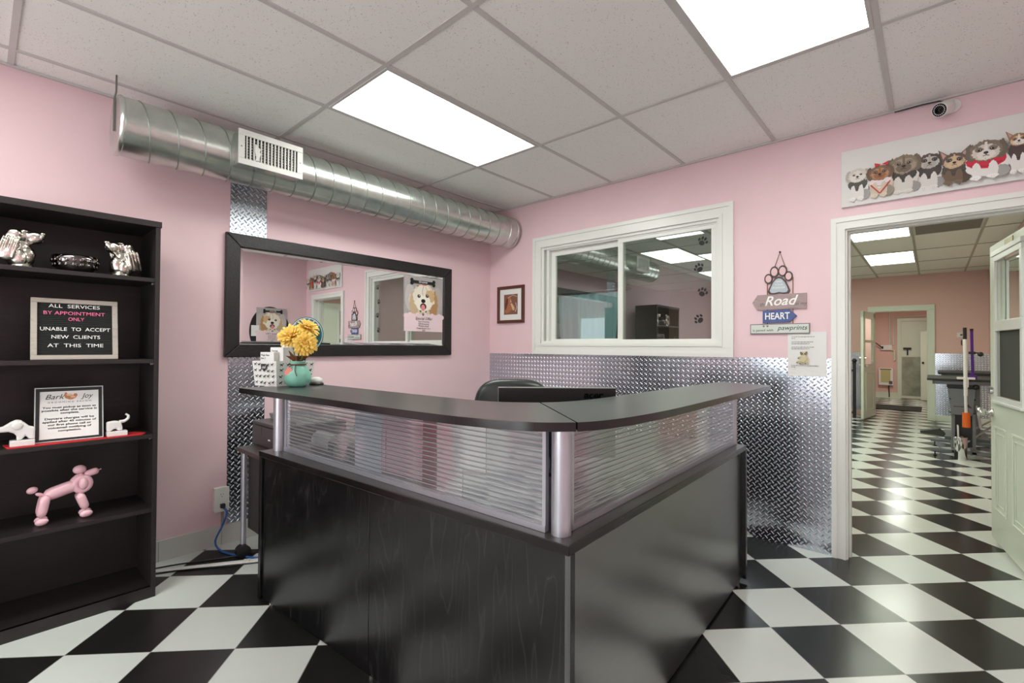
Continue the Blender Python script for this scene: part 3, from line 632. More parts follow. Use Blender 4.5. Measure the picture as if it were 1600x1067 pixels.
t = thing('security_camera', (-.03, -3.46, 2.60), 'white round security camera with black lens face below the ceiling', 'security camera')
c0 = Vector((-.1, -3.457, 2.562)); ax = Vector((-.62, .40, -.30)).normalized()
m = MB(); m.lathe([(0, -.07), (.028, -.068), (.036, -.05), (.038, .0), (.036, .012), (.031, .012)], c0, 28, axis=ax); m.build('housing', M_white, t, smooth='auto')
m = MB(); m.lathe([(.034, .008), (.033, .013), (.012, .014), (.011, .010), (.0, .012)], c0, 28, axis=ax); m.build('lens_face', mat('gloss_black', (10, 10, 12), .12), t, smooth='auto')
m = MB(); xx = (Z - ax * Z.dot(ax)).normalized(); yy = ax.cross(xx)
for i in range(18): a = 2 * math.pi * i / 18; m.ell(c0 + ax * .0135 + (xx * math.cos(a) + yy * math.sin(a)) * .0245, .0028, n=8)
m.build('infrared_led', mat('led_white', (225, 225, 230), .3), t)
m = MB(); m.tube([c0 - ax * .05, c0 - ax * .085 + Z * .02, Vector((-.02, -3.50, 2.60)), Vector((-.004, -3.505, 2.60))], .014, 12); m.lathe([(0, 0), (.036, 0), (.036, .012), (.02, .02), (0, .02)], (-.0005, -3.505, 2.60), 24, axis=(-1, 0, 0)); m.build('mount', M_white, t, smooth='auto')
m = MB(); m.tube([(-.02, -3.50, 2.615), (-.022, -3.45, 2.64), (-.024, -3.38, 2.643), (-.024, -3.26, 2.640)], .004, 8); m.build('cable', M_black, t)

t = thing('hanging_sign', (0, -2.66, 1.37), 'hanging paw print sign of three wooden boards beside the doorway', 'sign')
def board(pts, c0, c1, m, nm): return MB().prism(FB, pts, c0, c1).build(nm, m, t, bevel=.001)
rope = mat('brown_jute_rope', (140, 104, 72), .9)
m = MB()
m.tube([(-.006, -2.605, 1.72), (-.006, -2.668, 1.912), (-.006, -2.725, 1.72)], .0035, 8)
for s_ in (2.592, 2.742): m.tube([(-.004, -s_, 1.74), (-.004, -s_, 1.40)], .003, 8)
m.build('rope', rope, t); MB().lathe([(0, .014), (.006, .012), (.006, .0005)], (0, -2.668, 1.912), 12, axis=(-1, 0, 0)).build('nail', M_black, t)
pc, pz = 2.662, 1.698
m = MB()
def toes(k, c0, c1, mm=0):
    for dx, dz, rx, rz in ((-.062, .042, .025, .034), (-.027, .085, .026, .038), (.022, .087, .027, .038), (.056, .05, .024, .033)):
        m.prism(FB, ring(pc + dx, pz + dz, rx * k, rz * k, 22), c0, c1, mm)
pad = [(-.066, -.045), (-.058, -.02), (-.04, .02), (-.02, .045), (0, .052), (.02, .045), (.04, .02), (.058, -.02), (.066, -.045), (.056, -.062), (.03, -.064), (0, -.058), (-.03, -.064), (-.056, -.062)]
toes(1.0, .0042, .012); m.prism(FB, [(pc + a, pz + b) for a, b in pad], .004, .0122)
m.build('paw_plaque', mat('dark_brown_plaque', (74, 58, 56), .5), t, bevel=.001)
m = MB(); toes(.7, .0115, .0126); m.build('toe_inlay', mat('pale_pink_inlay', (222, 188, 190), .6), t)
m = MB(); m.prism(FB, [(pc + a * .82, pz - .002 + b * .82) for a, b in pad], .0118, .0128); m.build('pad_inlay', mat('pale_grey_blue_inlay', (178, 190, 196), .6), t)
for i, s_ in enumerate(('FIND', 'YOUR', 'FOREVER')): text(s_, .018, sub(FB, pc, pz + .018 - .02 * i, .0128), M_letter_w, t)
board([(2.502, 1.585), (2.534, 1.635), (2.82, 1.632), (2.82, 1.534), (2.534, 1.534)], .004, .014, m_wood('weathered_mauve_wood', (168, 148, 146), (120, 104, 104), 'Y', .7, 2), 'road_board')
text('Road', .088, sub(FB, 2.665, 1.588, .0142), M_letter_w, t, shear=.35, bold=.0012); text('the', .03, sub(FB, 2.568, 1.57, .0142), M_ink2, t, shear=.2); text('to my', .03, sub(FB, 2.785, 1.566, .0142), M_ink2, t, shear=.2)
board([(2.565, 1.445), (2.565, 1.528), (2.725, 1.531), (2.766, 1.488), (2.725, 1.447)], .004, .014, mat('blue_painted_board', (74, 92, 142), .6, noise=.15, nscale=40), 'heart_board')
text('HEART', .062, sub(FB, 2.652, 1.488, .0142), M_letter_w, t, width=.145, bold=.001)
m = MB().fbox(FB, 2.488, 2.837, 1.372, 1.439, .004, .012); m.build('edge_board', mat('grey_edge', (120, 110, 112), .7), t)
m = MB().fbox(FB, 2.493, 2.832, 1.378, 1.434, .011, .0138); m.build('pale_board', mat('pale_grey_green_board', (206, 214, 206), .6), t)
text('is paved with', .022, sub(FB, 2.567, 1.397, .014), M_ink, t, width=.125); text('pawprints', .042, sub(FB, 2.738, 1.41, .014), M_ink, t, shear=.3, width=.17)
A = Art(sub(FB, 0, 0, .0139)); A.paw(2.572, 1.424, .008, (30, 28, 28)); A.paw(2.595, 1.424, .008, (30, 28, 28)); A.build('tiny_paw_prints', t)

t = thing('notice_sheet', (0, -2.82, 1.10), 'white notice sheet with a cartoon dog taped half over the tread plate', 'notice')
MB().fbox(FB, 2.712, 2.926, 1.10, 1.383, .004, .0046).build('sheet', M_paper, t)
FN = sub(FB, 2.712, 1.10, .0047)
A = Art(FN); c = (206, 196, 160); R_ = random.Random(4)
for y_, w_ in ((.252, .128), (.241, .02), (.219, .12), (.208, .1), (.186, .125), (.175, .1), (.068, .15), (.058, .025)):   # too small to read in the photograph
    x_ = .022
    while x_ < .022 + w_ - .003: q = min(R_.uniform(.006, .016), .022 + w_ - x_); A.rect(x_, x_ + q, y_ - .0016, y_ + .0016, (112, 112, 114)); x_ += q + .003
A.el(.094, .105, .026, .024, c); A.el(.09, .14, .018, .017, c); A.el(.078, .145, .007, .012, (128, 112, 84), .4); A.el(.104, .146, .007, .013, (128, 112, 84), -.4); A.el(.085, .143, .003, .003, (30, 26, 24)); A.el(.095, .143, .003, .003, (30, 26, 24)); A.el(.09, .136, .003, .002, (30, 26, 24))
for a, b in ((.068, .118), (.06, .09), (.078, .084), (.106, .086)): A.el(a, b, .012, .007, (190, 180, 142), .5); A.el(a - .006, b - .004, .004, .003, (90, 80, 62))
A.line([(.075, .092), (.09, .085), (.105, .1), (.112, .115)], .002, (110, 100, 76)); A.build('cartoon_dog', t)

# ------------------------------------------------------------------ outlet and cables
t = thing('wall_outlet', (-2.47, 0, .3), 'white surface wall outlet box above the skirting tile', 'outlet')
MB().fbox(FA, -2.508, -2.43, .225, .372, .0005, .042).build('box', M_white, t, bevel=.003)
MB().fbox(FA, -2.511, -2.427, .222, .375, .041, .046).build('cover_plate', M_trim, t, bevel=.002)
for b in (.262, .327):
    s_ = MB().prism(FA, ring(-2.469, b, .017, .019, 20), .0455, .048).build('socket', M_trim, t)
    m = MB(); m.fbox(FA, -2.4765, -2.4745, b + .001, b + .011, .0479, .0484); m.fbox(FA, -2.4635, -2.4615, b + .001, b + .011, .0479, .0484); m.prism(FA, ring(-2.469, b - .008, .0025, .0025, 10), .0479, .0484); m.build('slot', M_ink, s_)
MB().tube([(-2.455, -.012, .224), (-2.455, -.012, .124)], .008, 10).build('conduit', mat('grey_conduit', (150, 146, 142), .5), t)
t = thing('blue_cable', (-2.46, -.1, .01), 'blue power cable plugged into the outlet and trailing on the floor', 'cable')
MB().tube(bez([(-2.469, -.075, .255), (-2.455, -.09, .22), (-2.48, -.085, .14), (-2.515, -.085, .06), (-2.50, -.12, .012), (-2.47, -.22, .0065), (-2.42, -.33, .0065), (-2.36, -.40, .0065), (-2.15, -.46, .0065)]), .006, 8).build('lead', mat('blue_pvc', (40, 92, 160), .4), t, smooth=True)
m = MB(); m.fbox(FA, -2.482, -2.456, .25, .275, .0484, .072); m.tube([(-2.469, -.07, .262), (-2.468, -.08, .25)], .008, 8); m.build('plug', M_black, t, bevel=.003)
t = thing('cable_cover', (-2.6, -.28, 0), 'white cable cover strip along the skirting beside the bookcase', 'cable cover')
m = MB(); q = [(-2.92, -.10), (-2.38, -.43)]; dd = Vector((.54, -.33, 0)).normalized(); nn = Vector((-dd.y, dd.x, 0)); FQ = (Vector((-2.885, -.125, 0)), dd, nn, Z)
m.prism(FQ, [(0, -.018), (.72, -.018), (.72, .018), (0, .018)], .0005, .012); m.build('strip', M_white, t, bevel=.004)
for a in (.5, .62): MB().fbox(FQ, a, a + .035, -.02, .02, .0005, .016).build('clip', M_trim, t, bevel=.003)
o = MB().tube(bez([(-2.90, -.085, .005), (-2.75, -.13, .005), (-2.62, -.19, .005), (-2.45, -.27, .005), (-2.3, -.33, .005)]), .004, 8).build('power_cable', M_black, smooth=True); tag(o, 'black power cable along the wall side of the white cable cover', 'cable')
o = MB().tube(bez([(-2.88, -.165, .005), (-2.72, -.245, .005), (-2.55, -.36, .005), (-2.4, -.46, .005)]), .004, 8).build('power_cable', M_black, smooth=True); tag(o, 'black power cable on the room side of the white cable cover', 'cable')
# ------------------------------------------------------------------ reception desk
O2 = Vector((-2.46, -2.69, 0)); U = Vector((math.cos(.0227), math.sin(.0227), 0)); V = Vector((-math.sin(.056), math.cos(.056), 0))
def D(u, v, z=0): return O2 + U * u + V * v + Z * z
FZ = (Vector((0, 0, 0)), X, Y, Z)
desk = thing('reception_desk', (-2.0, -2.2, 0), 'black L-shaped reception desk with raised counter and fluted translucent panels', 'desk')
xy = lambda *ps: [(p.x, p.y) for p in ps]
LV, LU = 1.82, 1.76
MB().prism(FZ, xy(D(0, 0), D(LU, 0), D(LU, .6), D(.75, .6), D(.6, .75), D(.6, LV), D(0, LV)), .715, .744, 0, 1).build('worktop', [M_top, M_edge], desk, bevel=.003)
def panel(p, q, nrm, th, z0, z1, nm, m):
    p2 = p + nrm * th; q2 = q + nrm * th
    return MB().prism(FZ, xy(p, q, q2, p2), z0, z1).build(nm, m, desk, bevel=.0015)
panel(D(.012, LV - .03), D(.012, .905), U, .02, .012, .7148, 'front_panel', M_desk)
panel(D(.012, .902), D(.012, .0), U, .02, .012, .7148, 'front_panel', M_desk)
panel(D(.012, .001), D(LU - .025, .022), V, .02, .012, .7148, 'front_panel', M_deskx)
panel(D(.002, LV), D(.58, LV), -V, .025, .006, .7148, 'end_panel', M_desk)
panel(D(LU, -.004), D(LU, .58), -U, .025, .02, .7148, 'end_panel', M_desk)
for p in (D(.03, LV - .1), D(.03, .9), D(.04, .04), D(.9, .035), D(LU - .06, .035), D(.5, LV - .1), D(LU - .06, .5)): MB().cyl(p + Z * .0, p + Z * .02, .016, n=14).build('levelling_foot', M_chrome, desk)
# posts
for (x_, y_, r_), nm in (((-2.405, -2.626, .029), 'corner_post'), ((-2.487, -.935, .029), 'post'), ((-.725, -2.592, .014), 'post')):
    m = MB(); m.lathe([(0, .7445), (r_, .7445), (r_, 1.0448), (0, 1.0448)], (x_, y_, 0), 36); m.build(nm, M_silver, desk, smooth='auto')
# fluted panels
def fluted(p, q, z0, z1, th=.008):
    d = (q - p).normalized(); n = Vector((d.y, -d.x, 0)); fr = (p, d, Z, n); L = (q - p).length
    m = MB()
    m.add([p + Z * z0, q + Z * z0, q + Z * z1, p + Z * z1], [(0, 1, 2, 3)], 0)
    z_ = z0 + .012
    while z_ < z1 - .004:
        m.fbox(fr, .004, L - .004, z_ - .0015, z_ + .0015, -th, .0006, 1); z_ += .0165
    o = m.build('fluted_panel', [M_rib, M_ribwall], desk)
    e = MB(); e.fbox(fr, 0, L, z0 - .012, z0 + .006, -.012, .006); e.fbox(fr, 0, .012, z0, z1, -.012, .004); e.fbox(fr, L - .012, L, z0, z1, -.012, .004); e.build('panel_channel', M_silver, o)
    return o
fluted(Vector((-2.475, -.975, 0)), Vector((-2.426, -2.588, 0)), .757, 1.0445)
fluted(Vector((-2.368, -2.632, 0)), Vector((-.745, -2.598, 0)), .757, 1.0445)
# papers taped up behind the long fluted panel
pa = Vector((-2.475, -.975, 0)); pd_ = (Vector((-2.426, -2.588, 0)) - pa).normalized(); FPP = (pa, pd_, Z, Vector((pd_.y, -pd_.x, 0)))
for pts, rgb, nm, lab in (([(.61, .7455), (.80, .7455), (.80, 1.04), (.61, 1.04)], (228, 236, 248), 'paper_sheet', 'pale blue paper behind the fluted panel, next to the label printer'),
        ([(.803, .775), (.826, .775), (.826, 1.04), (.803, 1.04)], (248, 210, 220), 'paper_sheet', 'narrow pink paper strip behind the fluted panel, beside the pale blue paper'),
        ([(.83, .775), (1.05, .785), (1.05, 1.04), (.83, 1.04)], (248, 206, 217), 'paper_sheet', 'wide pink paper behind the fluted panel, between pale blue and dark red'),
        ([(1.053, .7455), (1.127, .7455), (1.127, 1.04), (1.053, 1.04)], (136, 84, 90), 'paper_folder', 'dark red folder standing behind the fluted panel beside the white sheet'),
        ([(1.13, .7455), (1.257, .7455), (1.257, .862), (1.364, .868), (1.364, 1.03), (1.13, 1.035)], (250, 251, 253), 'paper_sheet', 'bright white sheet with a notched corner behind the fluted panel'),
        ([(1.262, .7455), (1.60, .7455), (1.60, 1.04), (1.368, 1.04), (1.368, .86), (1.262, .85)], (200, 208, 212), 'paper_sheet', 'large grey sheet behind the fluted panel next to the corner post')):
    o = MB().prism(FPP, pts, -.0135, -.0125).build(nm, mat('paper_%d_%d_%d' % rgb, rgb, .7)); tag(o, lab, 'paper', 'papers taped behind the fluted panel')
# raised counter in two pieces
outer1 = [(-2.672, -.915), (-2.622, -1.626), (-2.606, -2.041), (-2.592, -2.25), (-2.576, -2.39), (-2.545, -2.52), (-2.5, -2.62), (-2.432, -2.692)]
inner1 = [(-2.135, -2.332), (-2.185, -2.27), (-2.225, -2.20), (-2.248, -2.10), (-2.256, -1.961), (-2.27, -1.637), (-2.28, -1.313), (-2.293, -.94)]
outer2 = [(-2.428, -2.695), (-2.37, -2.722), (-2.29, -2.742), (-2.18, -2.757), (-1.987, -2.768), (-1.7, -2.766), (-1.239, -2.757), (-.58, -2.745)]
inner2 = [(-.47, -2.445), (-.75, -2.437), (-1.3, -2.425), (-1.70, -2.418), (-1.84, -2.415), (-1.95, -2.405), (-2.05, -2.38), (-2.131, -2.335)]
for a, b in ((outer1, inner1), (outer2, inner2)):
    sm = lambda l: [(q.x, q.y) for q in bez(l, 5)]
    MB().prism(FZ, sm(a) + sm(b), 1.045, 1.070, 0, 1).build('counter_top', [M_top, M_edge], desk, smooth='auto')
# ------------------------------------------------------------------ printer cart beside the desk
t = thing('printer_cart', (-2.1, -.5, 0), 'low dark cart with silver leg and castor at the wall end of the desk', 'cart')
MB().box(-2.447, -1.85, -.8, -.22, .628, .652).build('top', m_wood('dark_brown_laminate', (60, 46, 42), (74, 58, 54), 'Y', .4), t, bevel=.002)
MB().box(-2.405, -2.387, -.76, -.30, .17, .627).build('side_panel', M_shelf, t)
MB().box(-1.90, -1.882, -.76, -.30, .17, .627).build('side_panel', M_shelf, t)
for x_, y_ in ((-2.425, -.285), (-2.425, -.77), (-1.87, -.285), (-1.87, -.77)):
    l = MB().cyl((x_, y_, .066), (x_, y_, .6278), .0155, n=20).build('leg', M_silver, t, smooth='auto')
    m = MB(); m.cyl((x_ - .008, y_ - .045, .038), (x_ - .008, y_ + .008, .038), .0375, n=26); m.box(x_ - .02, x_ + .006, y_ - .02, y_ + .006, .05, .075); m.build('castor', M_black, l, smooth='auto')
t = thing('printer', (-2.1, -.38, .652), 'dark box printer on the low cart behind the desk end', 'printer')
MB().box(-2.337, -1.93, -.60, -.16, .6525, .775).build('body', mat('dark_taupe_plastic', (62, 54, 56), .38), t, bevel=.006)
MB().box(-2.337, -1.93, -.60, -.16, .777, .80).build('scanner_lid', mat('dark_taupe_plastic', (62, 54, 56), .38), t, bevel=.006)
m = MB(); m.prism((Vector((-2.24, 0, 0)), Y, Z, X), [(-.58, .8), (-.20, .8), (-.17, .835), (-.55, .825)], 0, .26); m.build('paper_feeder', mat('grey_feeder', (120, 122, 122), .5), t, bevel=.002)
MB().box(-2.3395, -2.3365, -.44, -.415, .70, .708).build('badge', M_letter_w, t); MB().box(-2.338, -2.3365, -.31, -.307, .72, .775).build('panel_line', M_black, t)

t = thing('label_printer', (-2.3, -1.36, .744), 'dark label printer with a white paper roll behind the fluted panel', 'printer')
m = MB(); m.prism((Vector((0, -1.50, 0)), X, Z, Y), [(-2.40, .7447), (-2.18, .7447), (-2.18, .86), (-2.26, .885), (-2.40, .82)], 0, .24); m.build('body', mat('dark_violet_plastic', (44, 36, 46), .35), t, bevel=.008)
MB().cyl((-2.34, -1.24, .80), (-2.34, -1.06, .80), .042, n=28).build('paper_roll', M_paper, t, smooth='auto'); m = MB(); m.box(-2.38, -2.30, -1.26, -1.05, .7447, .76); m.build('roll_tray', M_black, t)
m = MB(); m.cyl((-2.402, -1.44, .80), (-2.402, -1.36, .80), .02, n=16); m.box(-2.406, -2.39, -1.47, -1.33, .765, .785); m.build('feed_slot', M_silver, t)
# ------------------------------------------------------------------ computer monitor and chair
mc = Vector((-1.845, -2.20, 0)); rr = Vector((.6629, -.7487, 0)); ff = Vector((.7487, .6629, 0)); FM = (mc, rr, Z, -ff)   # c towards the viewer
t = thing('monitor', (mc.x, mc.y, .744), 'black computer monitor seen from behind over the counter', 'monitor')
MB().fbox(FM, -.253, .253, .80, 1.10, -.012, .012).build('shell', mat('black_monitor_shell', (18, 18, 19), .35, bump=.2, bscale=200), t, bevel=.004)
MB().fbox(FM, -.245, .245, .81, 1.092, -.014, -.011).build('screen', mat('screen_black', (8, 8, 10), .1), t)
m = MB().fbox(FM, -.2535, .2535, 1.0985, 1.1008, -.013, .011); m.fbox(FM, -.2545, -.2528, .80, 1.10, -.013, .012); m.build('light_edge', mat('grey_bezel_edge', (150, 150, 148), .4), t)
text('acer', .042, sub(FM, .155, 1.068, .0122), mat('glossy_black_logo', (6, 6, 7), .15), t, shear=.15, width=.085, bold=.0015)
m = MB(); m.fbox(FM, -.03, .03, .76, .98, .012, .03); m.prism((mc + Z * .7445, rr, -ff, Z), ring(0, .02, .12, .09, 28), 0, .014); m.build('stand', M_black, t)

leather = mat('dark_green_black_leather', (30, 38, 34), .33, bump=.25, bscale=90)
cc = Vector((-1.575, -1.705, 0)); t = thing('office_chair', (cc.x, cc.y, 0), 'dark leather office chair behind the counter and monitor', 'chair')
FCH = (cc, rr, Z, -ff)
m = MB(); prof = [(.212 * math.copysign(abs(math.cos(a)) ** .55, math.cos(a)), .83 + .27 * math.copysign(abs(math.sin(a)) ** .5, math.sin(a))) for a in [2 * math.pi * i / 48 for i in range(48)]]
m.prism(FCH, prof, -.055, .045); m.build('backrest', leather, t, bevel=.03, smooth=True)
m = MB().prism((cc + Z * .44 - ff * .25, rr, ff, Z), [(-.24, -.22), (-.2, -.26), (.2, -.26), (.24, -.22), (.24, .2), (.2, .25), (-.2, .25), (-.24, .2)], 0, .09); m.build('seat', leather, t, bevel=.025)
for sg in (-1, 1):
    m = MB(); m.tube([cc + rr * .25 * sg + ff * -.05 + Z * .5, cc + rr * .28 * sg - ff * .05 + Z * .66, cc + rr * .28 * sg - ff * .3 + Z * .68, cc + rr * .25 * sg - ff * .35 + Z * .5], .018, 10); m.build('armrest', M_black, t)
m = MB(); b0 = cc - ff * .25; m.cyl(b0 + Z * .1, b0 + Z * .44, .028); m.build('gas_lift', M_chrome, t, smooth='auto')
for i in range(5):
    a = 2 * math.pi * i / 5; e = b0 + Vector((math.cos(a), math.sin(a), 0)) * .29
    l = MB().tube([b0 + Z * .13, e + Z * .075], [.03, .016], 10).build('base_arm', M_black, t); MB().cyl(e + Z * .028 + Vector((-math.sin(a), math.cos(a), 0)) * .02, e + Z * .028 - Vector((-math.sin(a), math.cos(a), 0)) * .02, .028, n=16).build('castor', M_black, l)

# ------------------------------------------------------------------ things on the counter
t = thing('dog_print_basket', (-2.44, -.9, 1.07), 'white basket printed with black dogs on the counter end', 'basket')
p = [Vector((-2.562, -.812, 1.0705)), Vector((-2.517, -.966, 1.0705)), Vector((-2.317, -.921, 1.0705)), Vector((-2.362, -.768, 1.0705))]
c = sum(p, Vector()) / 4; top = [c + (q - c) * 1.10 + Z * .126 for q in p]
m = MB(); ip = [c + (q - c) * .97 + Z * .004 for q in p]; it = [c + (q - c) * 1.08 + Z * .126 for q in p]
m.add(p + top + ip + it, [(0, 1, 2, 3), (11, 10, 9, 8)] + [(i, (i + 1) % 4, 4 + (i + 1) % 4, 4 + i) for i in range(4)] + [(8 + (i + 1) % 4, 8 + i, 12 + i, 12 + (i + 1) % 4) for i in range(4)] + [(4 + i, 4 + (i + 1) % 4, 12 + (i + 1) % 4, 12 + i) for i in range(4)])
m.build('bin', M_white, t)
def face(i):
    j = (i + 1) % 4; u_ = (p[j] - p[i]).normalized(); v_ = ((top[i] + top[j]) - (p[i] + p[j])).normalized(); return (p[i], u_, v_, u_.cross(v_).normalized()), (p[j] - p[i]).length
rnd = random.Random(3)
for i in (0, 1):
    fr, L = face(i); A = Art(fr, .0003, .00008)
    for gx in range(5 if i == 0 else 6):
        for gy in range(4):
            x_ = .018 + (L - .036) * gx / (4 if i == 0 else 5) + rnd.uniform(-.004, .004); y_ = .018 + .03 * gy + rnd.uniform(-.003, .003); a = rnd.uniform(-.5, .5)
            if i == 0 and gx == 2 and gy == 3: continue
            A.el(x_, y_, .0075, .0035, (28, 28, 30), a, 10); A.el(x_ + .008, y_ + .005, .0035, .003, (28, 28, 30), a, 8); A.line([(x_ - .005, y_), (x_ - .007, y_ - .008)], .0022, (28, 28, 30)); A.line([(x_ + .005, y_), (x_ + .005, y_ - .008)], .0022, (28, 28, 30)); A.line([(x_ - .007, y_ + .001), (x_ - .012, y_ + .007)], .0015, (28, 28, 30))
    if i == 0: A.rect(.066, .104, .085, .113, (40, 40, 42)); A.poly([(.07, .09), (.08, .104), (.09, .098), (.1, .108), (.1, .09)], (170, 170, 170))
    A.build('printed_dogs', t)
def card(name, base, w_, h_, d_, label, lines, m=M_paper):
    u_ = (p[1] - p[0]).normalized(); n_ = Vector((u_.y, -u_.x, 0)); n_ = n_ if n_.dot(Vector((-1, -1, 0))) > 0 else -n_
    fr = (base, u_, Z, n_); t_ = thing(name, base, label, 'box', 'boxes standing in the dog print basket')
    MB().fbox(fr, 0, w_, 0, h_, -d_, 0).build('carton', m, t_, bevel=.001)
    for s_, x_, y_, sz in lines: text(s_, sz, (base + u_ * x_ + Z * y_ + n_ * .0002, u_, Z, n_), M_ink, t_, align='LEFT')
    return t_
w0 = (p[1] - p[0]).normalized(); w1 = (p[2] - p[1]).normalized()
card('carton', p[0] + w0 * .022 + w1 * .012 + Z * .0055, .10, .165, .03, 'shortest white carton at the front of the dog print basket', [('Magic Base', .006, .15, .014), ('Box 2', .006, .134, .014)])
card('carton', p[0] + w0 * .052 + w1 * .045 + Z * .0055, .095, .19, .04, 'taller white carton printed Thermae in the dog print basket', [('Thermae', .008, .172, .013)])
card('carton', p[0] + w0 * .075 + w1 * .09 + Z * .0055, .07, .215, .045, 'tallest cream carton at the back of the dog print basket', [], mat('cream_carton', (232, 230, 214), .6))

vc = Vector((-2.446, -1.042, 1.0705)); t = thing('flower_vase', vc, 'teal frosted glass jar vase with brown cord beside the basket', 'vase')
teal = mat('frosted_teal_glass', (118, 178, 160), .38, noise=.14, nscale=9)
MB().lathe([(0, .0), (.036, .0), (.052, .012), (.062, .035), (.0625, .055), (.054, .08), (.04, .098), (.034, .106), (.034, .115), (.038, .124), (.036, .128), (.031, .126), (.03, .112), (.028, .1), (0, .02)], vc, 36).build('jar', teal, t, smooth=True)
m = MB(); m.tube([vc + Vector((math.cos(a) * .0355, math.sin(a) * .0355, .110)) for a in [2 * math.pi * i / 24 for i in range(24)]], .0032, 8, closed=True)
ft = vc + Vector((-.052, -.022, .1)); m.tube([vc + Vector((-.034, -.012, .109)), ft], .0018, 6); m.tube(bez([vc + Vector((-.025, -.028, .108)), vc + Vector((-.035, -.045, .085)), vc + Vector((-.03, -.056, .055))], 6), .0018, 6); m.build('cord', mat('brown_cord', (96, 44, 34), .8), t)
m = MB(); fu_ = Vector((-.35, .45, -.82)).normalized(); fs_ = Vector((.72, -.64, -.2)); fs_ = (fs_ - fu_ * fs_.dot(fu_)).normalized(); fn_ = fs_.cross(fu_)
m.prism((vc + Vector((-.047, -.03, .098)), fs_, fu_, fn_), [(-.002, 0), (.012, .008), (.016, .02), (.012, .022), (.016, .034), (.008, .04), (0, .05), (-.008, .04), (-.016, .034), (-.012, .022), (-.016, .02), (-.012, .008)], -.0008, .0008); m.build('pink_leaf_charm', mat('coral_charm', (226, 140, 128), .6), t)
yel = mat('yellow_petals', (240, 202, 96), .6, noise=.12, nscale=60); yel2 = mat('orange_flower_heart', (222, 150, 50), .7)
vw = Vector((-.44, -.88, .18)).normalized()
def flower(cp, ax, r, label, seed):
    rnd = random.Random(seed); t_ = thing('yellow_flower', cp, label, 'flower', 'yellow artificial flowers in the teal vase')
    ax = ax.normalized(); x_ = ax.cross(Z).normalized(); y_ = x_.cross(ax); m = MB()
    for k, (n_, tilt, ln) in enumerate(((20, -8, 1.0), (20, 12, 1.0), (18, 32, .92), (14, 52, .76), (10, 70, .55))):
        for i in range(n_):
            a = 2 * math.pi * (i + .5 * (k % 2)) / n_ + rnd.uniform(-.1, .1); ti = math.radians(tilt + rnd.uniform(-10, 10)); d = (x_ * math.cos(a) + y_ * math.sin(a)); L = r * ln * rnd.uniform(.88, 1.08)
            di = d * math.cos(ti) + ax * math.sin(ti); sd = ax.cross(d).normalized(); nr = di.cross(sd); wd = r * .23
            pts = []
            for q_, w_, up_ in ((.12, .4, 0), (.45, .95, .05), (.8, 1.0, .06), (.95, .7, .02), (1.0, .2, -.02)):
                b_ = cp + di * L * q_ + nr * r * up_
                pts += [b_ - sd * wd * w_ / 2, b_ + nr * r * -.035, b_ + sd * wd * w_ / 2]
            m.add(pts, [f for j in range(4) for f in ((3 * j, 3 * j + 1, 3 * j + 4, 3 * j + 3), (3 * j + 1, 3 * j + 2, 3 * j + 5, 3 * j + 4))])
    o = m.build('petals', yel, t_, smooth=True); sol = o.modifiers.new('thick', 'SOLIDIFY'); sol.thickness = .0012
    MB().ell(cp + ax * r * .22, r * .26, n=12).build('heart', yel2, t_, smooth=True)
    st = MB(); st.tube([cp - ax * .004, vc + (cp - vc) * .55 + Z * .02, vc + Z * .115 + (cp - vc) * .08, vc + Z * .05], .0028, 8); st.build('stem', mat('green_stem', (80, 96, 52), .7), t_)
flower(vc + Vector((-.015, .04, .25)), Vector((-.5, -.6, .5)), .066, 'yellow flower nearest the basket in the teal vase', 1)
flower(vc + Vector((.0235, -.055, .288)), Vector((.1, -.6, .8)), .056, 'uppermost yellow flower in the teal vase', 2)
flower(vc + Vector((-.016, -.112, .212)), Vector((-.3, -.95, .1)), .058, 'lowest yellow flower facing the counter in the teal vase', 3)
o = MB()
for i in range(9):
    a = 2 * math.pi * i / 9; d = Vector((math.cos(a), math.sin(a), 0)); b = vc + Z * .12; q1 = b + d * .03 + Z * .03; q2 = b + d * .055 + Z * (.06 if i % 2 else .035); sd = Z.cross(d) * .012
    o.add([b + d * .012, q1 - sd, q1 + sd, q2], [(0, 1, 3, 2)])
ob = o.build('leaves', mat('brown_dried_leaf', (104, 62, 34), .8), t); ob.modifiers.new('thick', 'SOLIDIFY').thickness = .001

bs = Vector((-2.328, -.998, 1.0705)); t = thing('white_dome', bs, 'small white dome on a black base beside the dog print basket', 'ornament')
MB().lathe([(0, .0), (.036, 0), (.036, .008), (.028, .014), (0, .014)], bs, 28).build('base', M_black, t, smooth='auto')
MB().lathe([(0, .012), (.029, .012), (.03, .024), (.026, .034), (.014, .04), (0, .041)], bs, 28).build('dome', M_white, t, smooth=True)
sc = Vector((-2.360, -.949, 1.334)); t = thing('closed_sign', (-2.352, -.905, 1.077), 'round teal CLOSED sign on a black stake standing in the basket, behind the flowers', 'sign')
sn = Vector((-.47, -.88, .0)).normalized(); su = Vector((.88, -.47, 0)).normalized(); FS = (sc, su, Z, sn)
m = MB().prism(FS, ring(0, 0, .083, .093, 48), -.006, .0); m.build('disc', mat('dark_teal_enamel', (24, 104, 112), .35), t)
A = Art(FS); pts = ring(0, 0, .077, .087, 48); A.line(pts + pts[:1], .003, (220, 226, 224)); A.el(0, 0, .052, .06, (40, 116, 104)); A.build('ring_stripe', t)
MB().cyl((-2.352, -.905, 1.0765), (-2.358, -.934, 1.30), .005).build('stake', M_black, t)
for i, ch in enumerate('CLOSED'):
    a = math.radians(90 + 50 - 20 * i); text(ch, .022, (sc + su * math.cos(a) * .066 + Z * math.sin(a) * .075 + sn * .0008, su * math.sin(a) - Z * math.cos(a), su * math.cos(a) + Z * math.sin(a), sn), M_letter_w, t)
